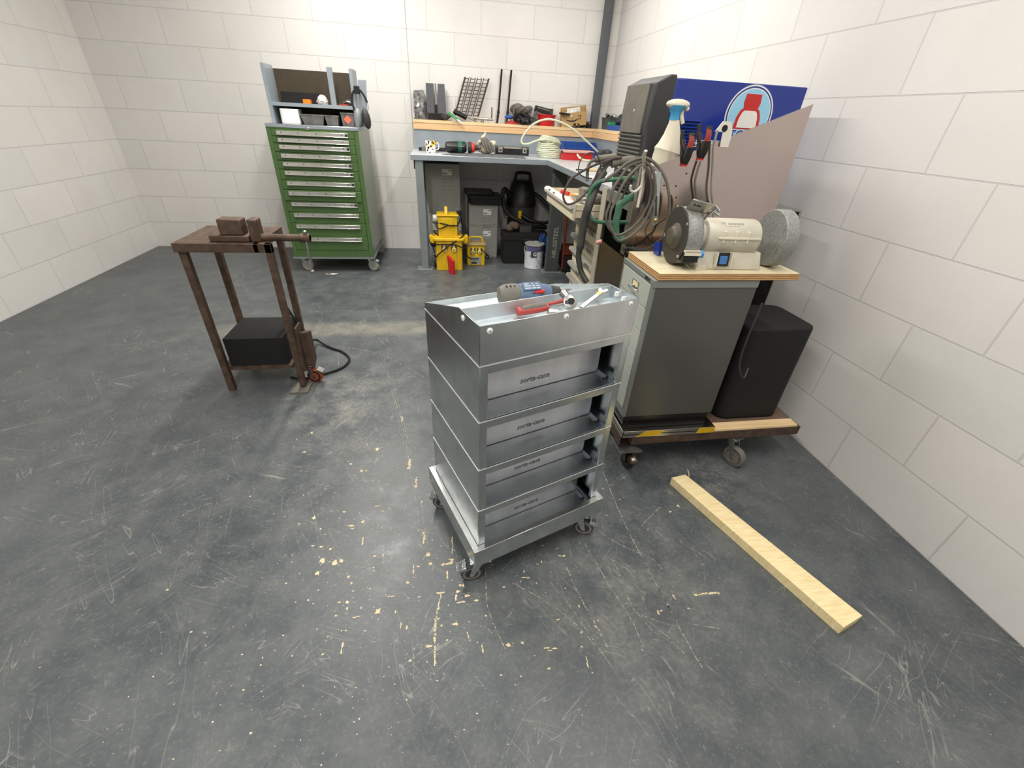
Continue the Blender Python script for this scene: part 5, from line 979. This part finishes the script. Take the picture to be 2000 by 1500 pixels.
T_strip_r = [(1.07, 1.72, 1.351), (1.057, 1.72, 1.345), (1.064, 1.72, 1.289), (1.086, 1.72, 1.216), (1.106, 1.72, 1.138), (1.131, 1.72, 1.09), (1.165, 1.72, 1.005)]
T_low = [(0.771, 1.74, 0.906), (0.815, 1.74, 0.896), (0.866, 1.74, 0.899), (0.907, 1.74, 0.933), (0.931, 1.74, 0.965), (0.932, 1.74, 1.077), (0.917, 1.74, 1.115)]
T_thinlow = [(0.928, 1.745, 1.024), (0.894, 1.745, 0.995), (0.881, 1.745, 0.953), (0.904, 1.745, 0.924), (0.939, 1.745, 0.898)]
cable('welding_lead', 'thick dusty welding lead looping over the hook and down in front of the sheet guard', T_lead1, .0058, M['cable'])
cable('welding_lead', 'looped lead with the inner bottom bend left of the sheet guard', T_lead2, .0052, M['cable'])
cable('welding_lead', 'looped lead with the lowest bottom bend left of the sheet guard', [(x, y-.012, z) for x, y, z in T_lead3], .0054, M['cable'])
cable('control_cable', 'thin dark cable dropping from the hook behind the welding leads', T_lead4, .0038, M['cable_dark'])
cable('control_cable', 'thin dark grey ring of cable left of the torch handle', T_thin, .0022, M['cable_dark'])
cable('welding_lead', 'brown lead making a long low loop over the open cream drawer', T_brown, .0048, M['cable_brown'])
cable('guard_cable', 'grey cable hanging against the middle of the sheet guard', [(x, 1.765, z) for x, y, z in T_dark_r], .0045, M['cable'])
cable('power_cable', 'grey power cable curving under the loops and behind the grinder disc', [(x, y-.01, z) for x, y, z in T_low], lambda t_: .0058-.0014*t_, M['cable_dark'])
cable('thin_wire', 'thin black wire curling against the bottom of the sheet guard', T_thinlow, .0020, M['matt_black'])
th = thing('welding_torch', 'welding torch with a long tape wrapped sleeve hanging left of the trolley', 'torch', T_torch[0]); ot_ = Vector(T_torch[0])
m_ = MB(); m_.tube(ab(T_torch, ot_), lambda t_: .0195-.003*t_-(.004 if t_ > .6 else 0), 14, 6); m_.build('wrapped_sleeve', M['wrap'], th)
m_ = MB(); m_.tube(ab([T_torch[0], (.703, 1.95, 1.186), (.715, 1.95, 1.200), (.735, 1.95, 1.208)], ot_), .0105, 12, 5); m_.build('neck', M['cable'], th)
m_ = MB(); m_.tube(ab([(.728, 1.95, 1.204), (.75, 1.95, 1.209), (.80, 1.945, 1.217), (.825, 1.945, 1.220)], ot_), lambda t_: .0185-.003*t_, 16, 4)
m_.build('handle', pm('dusty_handle', S(112, 106, 94), .6, 0, .15, 16), th)
m_ = MB()
for k in range(4): m_.cyl(Vector((.731+.007*k, 1.95, 1.2045+.0015*k))-ot_, Vector((.734+.007*k, 1.95, 1.205+.0015*k))-ot_, .0200, n=18)
m_.build('ribs', M['handle_grey'], th)
t2 = thing('electrode_holder', 'second ribbed grey holder lying above the torch, pointing at the bench', 'holder', T_handle2[0]); o2 = Vector(T_handle2[0])
m_ = MB(); m_.tube(ab([(.655, 1.95, 1.215), (.70, 1.95, 1.223), (.745, 1.95, 1.231)], o2), lambda t_: .0125-.002*t_, 14, 4)
for k in range(4): m_.cyl(Vector((.660+.006*k, 1.95, 1.216+.001*k))-o2, Vector((.662+.006*k, 1.95, 1.2163+.001*k))-o2, .0142, n=16)
m_.build('holder_grip', pm('dusty_grip', S(120, 113, 98), .6, 0, .15, 16), t2)
MB().tube(ab([(.655, 1.95, 1.214), (.635, 1.95, 1.203), (.628, 1.95, 1.175), (.632, 1.95, 1.13)], o2), .0068, 10, 5).build('holder_lead', M['cable'], t2)
gh = thing('green_hose', 'thick green suction hose curving under the welding leads into the trolley', 'hose', T_green2[0]); og = Vector(T_green2[0])
MB().tube(ab([(.86, 1.83, 1.09)]+T_green2+[(.86, 1.80, .915)], og), lambda t_: .0135+.003*t_, 16, 6).build('hose_body', M['green_hose'], gh)
g2 = thing('green_hose', 'thinner green hose loop behind the torch sleeve', 'hose', (.70, 1.9, 1.1)); og = Vector((.70, 1.9, 1.1))
MB().tube(ab([(.86, 1.87, 1.165), (.74, 1.88, 1.15), (.665, 1.89, 1.135)]+T_green1b+[(.76, 1.9, .972), (.88, 1.9, .975)], og), .0085, 12, 6).build('hose_body', M['green_hose'], g2)
ec = thing('earth_clamp', 'galvanised earth clamp with a brass bolt hanging beside the hook', 'earth clamp', (.862, 1.742, 1.1)); oe = Vector((.862, 1.742, 1.1))
m_ = L_(oe); m_.tube([(.842, 1.742, 1.196), (.850, 1.742, 1.15)], .015, 4, 1, flat=.35); m_.build('upper_arm', M['zinc'], ec, bevel=.002)
m_ = L_(oe); m_.prism([(.830, 1.196), (.856, 1.196), (.868, 1.12), (.890, 1.005), (.868, .995), (.862, 1.02), (.848, 1.10)], 1.728, 1.745, 'y'); m_.build('jaw_plate', M['zinc'], ec, bevel=.002)
m_ = L_(oe); m_.prism([(.858, 1.165), (.866, 1.163), (.884, 1.06), (.874, 1.06)], 1.735, 1.757, 'y'); m_.build('rear_jaw', M['zinc'], ec, bevel=.002)
m_ = L_(oe); m_.prof([(0, .0085), (.004, .0085), (.006, .006)], (.875, 1.728, 1.017), (0, -1, 0), 14); m_.prof([(.006, .004), (.010, .0035)], (.875, 1.728, 1.017), (0, -1, 0), 6, 1); m_.tube([(.856, 1.727, 1.11), (.866, 1.727, 1.06), (.872, 1.727, 1.035)], .004, 8, 3, m=2)
m_.build('bolt', [pm('brass', S(190, 160, 120), .35, .9, .1), pm('brass_tip', S(200, 150, 60), .3, .9), M['dusty_black']], ec)
sr = thing('support_strap', 'grey flat steel strap with a round hole standing against the guard', 'strap', (1.09, 1.72, 1.1)); osr = Vector((1.09, 1.72, 1.1))
m_ = L_(osr); m_.prism([(1.062, 1.34), (1.085, 1.375), (1.12, 1.375), (1.135, 1.34), (1.135, 1.29), (1.10, 1.29), (1.095, 1.34)], 1.770, 1.774, 'y'); m_.prof([(0, .012), (.001, .012)], (1.098, 1.7699, 1.352), (0, -1, 0), 16, 1); m_.build('top_plate', [M['handle_white'], M['matt_black']], sr)
m_ = L_(osr); m_.tube([(1.066, 1.765, 1.345), (1.069, 1.765, 1.289), (1.088, 1.765, 1.216), (1.106, 1.76, 1.138), (1.131, 1.76, 1.08), (1.16, 1.76, 1.0)], .0062, 8, 5, flat=.6); m_.build('strap', M['handle_grey'], sr)
o = tag(MB().cyl((0, 0, 0), (.055, .0, 0), .0085, n=14).cyl((.055, 0, 0), (.082, 0, 0), .0065, n=14).build('hand_file', M['dusty_black']), 'hand file with a dark round grip sticking out left of the trolley ledge', 'file'); o.location = (.765, 1.75, .896-.0)
o = tag(MB().prof([(0, .008), (.012, .012), (.03, .012), (.034, .006)], (0, 0, 0), (1, -.1, .3), 14).build('pink_plug', pm('pink_rubber', S(206, 150, 140), .5)), 'small pink and black plug on the trolley post', 'plug'); o.location = (.825, 2.25, .795)

# ---------------------------------------------------------------- filing cabinet on its dolly, bench grinder
bc_ = thing('filing_cabinet', 'grey multi drawer filing cabinet on a steel dolly, carrying the bench grinder', 'filing cabinet', (.94, 1.51, 0)); obc = Vector((.94, 1.51, 0))
cx0, cx1, cy0, cy1 = .735, 1.150, 1.366, 1.645
m_ = L_(obc); m_.box(cx0+.012, cx1, cy0, cy0+.002, .286, .858, 0); m_.box(cx0+.012, cx1, cy1-.002, cy1, .286, .887, 0); m_.box(cx1-.002, cx1, cy0+.002, cy1-.002, .286, .887); m_.box(cx0+.014, cx1-.002, cy0+.002, cy1-.002, .286, .86)
m_.build('cabinet_shell', M['cab_grey'], bc_, bevel=.001)
m_ = L_(obc); m_.box(cx0-.002, cx1+.001, cy0-.003, cy0, .858, .887); m_.box(cx0-.002, cx1, cy0, cy1+.002, .868, .887); m_.build('cabinet_top', M['cab_trim'], bc_, bevel=.002)
m_ = L_(obc); m_.box(cx0, cx0+.014, cy0, cy0+.012, .286, .868); m_.box(cx0, cx0+.014, cy1-.012, cy1, .286, .868); m_.box(cx0, cx0+.014, cy0+.012, cy1-.012, .286, .322); m_.box(cx0+.012, cx0+.014, cy0, cy1, .286, .86); m_.build('drawer_frame', M['cab_trim'], bc_, bevel=.001)
m_ = L_(obc); m_.box(cx0+.012, cx1-.006, cy0+.010, cy1-.01, .215, .286); m_.build('plinth', pm('gloss_black_plinth', S(18, 18, 17), .25, 0, .1), bc_)
dz = [.866, .774, .681, .587, .500, .412, .322]
for i in range(6):
    m_ = L_(obc); m_.box(cx0-.003, cx0+.012, cy0+.013, cy1-.013, dz[i+1]+.0015, dz[i]-.0015); dr = m_.build('drawer', M['cab_front'], bc_, bevel=.0012)
    zc2 = (dz[i]+dz[i+1])/2+.006; yc = (cy0+cy1)/2-.01
    m_ = L_(obc); m_.box(cx0-.005, cx0-.003, yc-.030, yc+.030, zc2-.014, zc2+.018); m_.box(cx0-.0055, cx0-.005, yc-.022, yc+.022, zc2-.004, zc2+.014, 1); m_.build('card_holder', [M['chrome'], M['beam']], dr, bevel=.0005)
    m_ = L_(obc); m_.tube([(cx0-.004, yc-.032, zc2-.012), (cx0-.018, yc-.030, zc2-.010), (cx0-.022, yc, zc2-.012), (cx0-.018, yc+.030, zc2-.010), (cx0-.004, yc+.032, zc2-.012)], .0025, 8, 4); m_.build('handle', M['chrome'], dr)
m_ = MB(); m_.T = Matrix.Translation(-obc); m_.text('BISLEY', .0155, TR(cx0-.0026, cy0+.045, .877, R(90), 0, R(-90)), .0003, bold=.0004); m_.build('maker_name', M['ink'], bc_)
m_ = L_(obc); m_.box(cx0+.012, cx1+.15, cy0-.008, cy1-.0, .888, .912, 1); m_.box(cx0+.0125, cx1+.15, cy0-.0075, cy1, .9121, .9125, 0); m_.build('plywood_top', [M['ply_top'], M['ply_edge']], bc_, bevel=.0008)
m_ = L_(obc); tx0, tx1, ty0, ty1 = .738, 1.170, 1.333, 1.68
m_.box(tx0, tx1, ty0, ty0+.003, .195, .229); m_.box(tx0, tx0+.003, ty0, ty1, .195, .229); m_.box(tx1-.003, tx1, ty0, ty1, .195, .229); m_.box(tx0, tx1, ty1-.003, ty1, .195, .229); m_.box(tx0, tx1, ty0, ty1, .208, .213)
tr_ = m_.build('tray', M['stainless'], bc_, bevel=.0005)
m_ = L_(obc); m_.prism([(.80, .198), (.905, .200), (.925, .226), (.845, .226)], ty0-.0008, ty0, 'y'); m_.prism([(1.085, .198), (1.169, .198), (1.169, .226), (1.095, .226)], ty0-.0008, ty0, 'y'); m_.build('yellow_tape', M['yellow_film'], tr_)
m_ = L_(obc)
m_.box(.79, 1.62, 1.338, 1.375, .150, .1945); m_.box(.735, .738, 1.338, 1.75, .150, .1945); m_.box(.738, .775, 1.40, 1.75, .150, .1945); m_.box(.775, 1.62, 1.71, 1.75, .150, .1945); m_.box(1.18, 1.62, 1.375, 1.71, .182, .1945, 1); m_.box(1.176, 1.60, 1.34, 1.39, .1946, .206, 2)
m_.build('dolly_frame', [M['rusty'], pm('dark_wood_deck', S(106, 86, 72), .6, 0, .15), M['pine']], bc_, bevel=.001)
m_ = L_(obc); m_.prism([(.728, 1.30), (.83, 1.30), (.83, 1.315), (.742, 1.40), (.728, 1.42)], .136, .142); mp_ = m_.build('castor_plate', M['steel'], bc_)
castor(mp_, .800-obc.x, 1.385-obc.y, .137, R(-78), .036, .026, True, M['black'], M['black'], M['rusty'])
castor(bc_, 1.31-obc.x, 1.36-obc.y, .148, R(-70), .05, .03, False, M['taupe'], M['steel'], M['steel'])
castor(bc_, .80-obc.x, 1.70-obc.y, .148, R(60), .036, .026, False, M['black'], M['black'], M['rusty'])
castor(bc_, 1.55-obc.x, 1.70-obc.y, .148, R(60), .036, .026, False, M['black'], M['black'], M['rusty'])
obox('black_canister', 'black machine body on the dolly deck right of the filing cabinet', 'canister', 1.24, 1.56, 1.42, 1.69, .196, .66, M['matt_black'], .05, bevel=.01)
cable('flex', 'thin dark flex hanging over the black machine right of the filing cabinet', [(1.19, 1.36, .80), (1.18, 1.355, .62), (1.185, 1.35, .54), (1.20, 1.345, .50), (1.23, 1.35, .47), (1.26, 1.38, .50)], .004, M['cable_dark'])
# bench grinder
zg = .9126
bg = thing('bench_grinder', 'dusty cream bench grinder with a dark left wheel guard on the plywood top', 'bench grinder', (.99, 1.475, zg), R(-3)); 
gz = .102
m_ = MB(); m_.prof([(-.005, .050), (.0, .060), (.01, .064), (.19, .064), (.20, .060), (.205, .05)], (-.055, 0, gz), (1, 0, 0), 36); mot = m_.build('motor', M['grinder'], bg)
m_ = MB(); m_.prof([(0, .034), (.02, .042), (.05, .050), (.055, .062)], (-.11, 0, gz), (1, 0, 0), 28); m_.build('motor_neck', M['grinder'], bg)
m_ = MB()
for k in range(3): m_.tbox((.0+.045*k, -.060, gz+.012), (.006, .014, .04)); 
m_.box(-.02, .14, -.068, -.060, gz+.005, gz+.012); m_.build('motor_bracket', M['offwhite'], mot, bevel=.001)
m_ = MB(); m_.box(-.0, .06, -.045, -.043, gz+.045, gz+.046); m_.build('print_line', M['label_grey'], mot)
m_ = MB(); m_.T = TR(.045, -.0395, gz+.0505, R(52)); m_.text('))', .026, TR(-.045, 0, 0), .0002, bold=.0002); 
for k in range(6): m_.box(-.028+.010*k, -.021+.010*k, -.006, .006, 0, .0004)
m_.build('worn_logo', M['case_grey'], mot)
pr = [(-.085, .0), (.17, .0), (.17, .018), (.15, .05), (-.04, .06), (-.07, .03)]
m_ = MB(); m_.prism([(-.070, 0), (.065, 0), (.065, .016), (.040, .06), (-.050, .06), (-.070, .016)], -.085, .17, 'x'); m_.build('foot', M['grinder'], bg, bevel=.004)
m_ = MB(); m_.prof([(0, .013), (.003, .013), (.004, .007), (.008, .006)], (-.065, -.058, .016), (0, 0, 1), 14); m_.box(-.085, -.045, -.085, -.06, 0, .016, 1); m_.build('foot_bolt', [M['chrome'], M['grinder']], bg)
m_ = MB(); m_.T = TR(.015, -.0685, .036, R(-8)); m_.box(-.024, .024, -.004, .0, -.022, .026, 0); m_.box(-.014, .014, -.010, -.003, -.014, .014, 1); m_.prism([(-.030, -.02), (-.024, .03), (-.020, -.024)], -.012, .0, 'y', 2) if False else None
m_.box(-.030, -.026, -.016, 0, -.024, .026, 2); m_.box(.026, .030, -.016, 0, -.024, .026, 2); m_.build('switch', [M['black'], M['screen_blue'], M['offwhite']], bg, bevel=.001)
wx = -.150
def oval(rx, rz, n=40, dz=0): return [(rx*cos(2*pi*k/n), gz+dz+rz*sin(2*pi*k/n)) for k in range(n)]
m_ = MB(); m_.prism(oval(.094, .100), wx-.004, wx, 'x'); gd = m_.build('guard_cover', M['grinder_dark'], bg, bevel=.002)
m_ = MB(); m_.prof([(0, .045), (.006, .043), (.010, .034), (.013, .033), (.022, .028), (.026, .015)], (wx-.004, -.01, gz), (-1, 0, 0), 30); m_.build('guard_boss', pm('dusty_boss', S(84, 78, 66), .6, .1, .25, 12), gd)
m_ = MB()
for (y, z) in ((-.070, .155), (.082, .085), (-.065, .045), (.03, .195)): m_.prof([(0, .006), (.003, .005)], (wx-.004, y, z), (-1, 0, 0), 10)
m_.build('cover_screw', M['chrome'], gd)
m_ = MB(); n = 36; rg = []
for x, k in ((wx, 1.0), (wx+.05, 1.0), (wx+.058, .94)): rg.append([(x, .090*k*cos(a), gz+.096*k*sin(a)) for a in [R(20)+2*pi*j/n*.78 for j in range(n+1)]])
m_.loft(rg, False, close=False); m_.build('guard_shell', M['speckle'], bg, solid=.003)
m_ = MB(); m_.prof([(0, .02), (0, .082), (.022, .082), (.022, .02)], (wx+.012, 0, gz), (1, 0, 0), 40); m_.build('grinding_wheel', M['speckle'], bg)
m_ = MB(); m_.prof([(0, .088), (.004, .088)], (wx+.056, 0, gz), (1, 0, 0), 40); m_.build('inner_cheek', M['speckle'], bg)
m_ = MB(); m_.box(wx+.0, wx+.062, -.102, -.080, gz-.036, gz-.030); m_.box(wx+.0, wx+.062, -.102, -.099, gz-.046, gz-.030); m_.build('tool_rest', M['offwhite'], bg, bevel=.001)
m_ = MB(); m_.box(wx+.0, wx+.056, -.098, -.07, gz-.070, gz-.040); m_.build('rest_bracket', M['black'], bg, bevel=.001)
m_ = MB(); m_.prof([(0, .013), (.014, .013), (.016, .009)], (wx+.060, -.086, gz-.042), (1, -.2, 0), 12); m_.build('blue_knob', pm('bright_blue_knob', S(50, 140, 214), .4), bg)
m_ = MB(); m_.T = TR(wx+.035, -.050, gz+.108, R(38), 0, R(-18)) @ TR(ry=R(14))
m_.box(-.036, .040, -.0015, .0015, -.024, .024); m_.box(-.036, .040, -.005, -.0015, .021, .024); m_.box(-.036, .040, -.005, -.0015, -.024, -.021)
sh = m_.build('eye_shield', M['stainless'], bg, bevel=.0008)
m_ = MB(); m_.T = TR(wx+.035, -.050, gz+.108, R(38), 0, R(-18)) @ TR(ry=R(14))
for x in (-.018, -.008, .0): m_.prof([(0, .0035), (.0005, .0035)], (x, -.0015, .002), (0, -1, 0), 10)
m_.build('shield_holes', M['matt_black'], sh)
m_ = MB(); m_.cyl((wx+.085, -.065, gz+.105), (wx+.065, -.035, gz+.055), .004, n=8); m_.cyl((wx+.078, -.070, gz+.115), (wx+.098, -.070, gz+.098), .0055, n=10); m_.cyl((wx+.08, -.07, gz+.095), (wx+.100, -.072, gz+.085), .005, n=10); m_.build('shield_arm', M['chrome'], bg)
wx = .215
MB().prism(oval(.094, .100), wx, wx+.05, 'x').build('right_guard', M['speckle'], bg, bevel=.004)
o = tag(MB().tbox((0, 0, 0), (.010, .045, .05), rot(R(-12), 0, 0)).build('blue_card', M['welder_blue']), 'dark blue card standing behind the grinder wheel guard', 'card'); o.location = (.845, 1.60, zg+.024)

# ---------------------------------------------------------------- left edge: mobile steel table with vice
lt = thing('mobile_work_table', 'brown steel mobile table with an orange wheeled castor at the left edge', 'table', (-1.1, 2.3, 0)); ol = Vector((-1.1, 2.3, 0))
m_ = L_(ol); m_.box(-.815, -.785, 2.135, 2.165, .02, .80); m_.box(-.785, -.775, 2.165, 2.25, .10, .36, 0); m_.build('leg', M['rusty'], lt, bevel=.002)
m_ = L_(ol); m_.prism([(2.20, .10), (2.27, .13), (2.27, .30), (2.20, .32)], -.775, -.735, 'x'); m_.build('castor_bracket', M['rusty'], lt, bevel=.002)
m_ = L_(ol); m_.box(-.86, -.765, 2.09, 2.19, 0, .012); m_.build('foot_plate', M['taupe'], lt)
c_ = castor(lt, -.780-ol.x, 2.225-ol.y, .115, R(-10), .042, .03, True, pm('orange_tyre', S(150, 66, 40), .5), M['matt_black'], M['steel'])
m_ = L_(ol); m_.box(-1.20, -.84, 2.135, 2.50, .76, .80); m_.build('table_top', M['rusty'], lt, bevel=.002)
for (x, y) in ((-1.19, 2.15), (-1.19, 2.46), (-.87, 2.46)): m_ = L_(ol); m_.box(x, x+.03, y, y+.03, 0, .76); m_.build('leg', M['rusty'], lt)
m_ = L_(ol); m_.box(-.86, -.785, 2.135, 2.165, .76, .80); m_.build('corner_lug', M['rusty'], lt)
m_ = L_(ol); m_.box(-1.19, -.84, 2.17, 2.49, .12, .14); m_.box(-1.15, -.86, 2.18, 2.46, .14, .30, 1); m_.build('lower_shelf', [M['rusty'], M['matt_black']], lt)
vi = thing('bench_vice', 'brown bench vice whose screw and ball ended handle reach in at the left edge', 'vice', (-.92, 2.2, .80)); ov = Vector((-.92, 2.2, .80))
m_ = L_(ov); m_.box(-1.05, -.88, 2.16, 2.25, .8005, .83); m_.box(-1.0, -.90, 2.165, 2.235, .83, .90); m_.box(-.875, -.835, 2.165, 2.235, .80, .90); m_.build('vice_body', M['rusty'], vi, bevel=.006)
m_ = L_(ov); m_.cyl((-.90, 2.2, .815), (-.622, 2.2, .815), .0165, n=18); m_.cyl((-.665, 2.2, .815), (-.622, 2.2, .815), .020, n=18); m_.build('screw', M['rusty'], vi, bevel=.002)
m_ = L_(ov); m_.cyl((-.640, 2.195, .84), (-.640, 2.19, .655), .0062, n=12); m_.ell((-.640, 2.195, .843), (.010, .010, .009)); m_.ell((-.640, 2.19, .655), (.011, .011, .012)); m_.build('handle', M['steel'], vi)
cable('floor_cable', 'black power cable looping over the floor by the orange castor', [(-.84, 2.30, .42), (-.80, 2.31, .30), (-.80, 2.42, .18), (-.84, 2.6, .08), (-.85, 2.70, .03), (-.79, 2.655, .012), (-.72, 2.60, .009), (-.681, 2.576, .009), (-.635, 2.52, .009), (-.607, 2.462, .009), (-.612, 2.40, .009), (-.64, 2.345, .009), (-.704, 2.297, .009), (-.82, 2.24, .009), (-.9, 2.26, .009)], .0068, M['matt_black'])

# ---------------------------------------------------------------- loose things on the floor
bm_ = thing('timber_batten', 'planed pale timber batten lying on the floor at the lower right', 'batten', (.96, 1.23, .0005))
dv = Vector((.085, -.372)); 
m_ = MB(); Lb = .72; m_.prism([(0, 0), (.072, .012), (.072+Lb*.37, .012-Lb*.93), (Lb*.34, -Lb*.95)], 0, .040)
m_.build('batten_body', M['beam'], bm_, bevel=.0015)
m_ = MB(); m_.tube([(.085, .0, .035), (.090, .02, .045), (.088, .03, .05)], .0015, 5, 3); m_.build('splinter', M['beam'], bm_)
o = tag(MB().prism([(-.055, -.012), (.03, -.02), (.06, .014), (-.01, .02)], 0, .0012).box(-.03, .0, -.012, .010, .0013, .0018, 1).build('sweet_wrapper', [M['paper'], M['red_soft']]), 'small white and red wrapper on the floor in front of the green cabinet', 'wrapper'); o.location = (-1.056, 4.18, .0008)
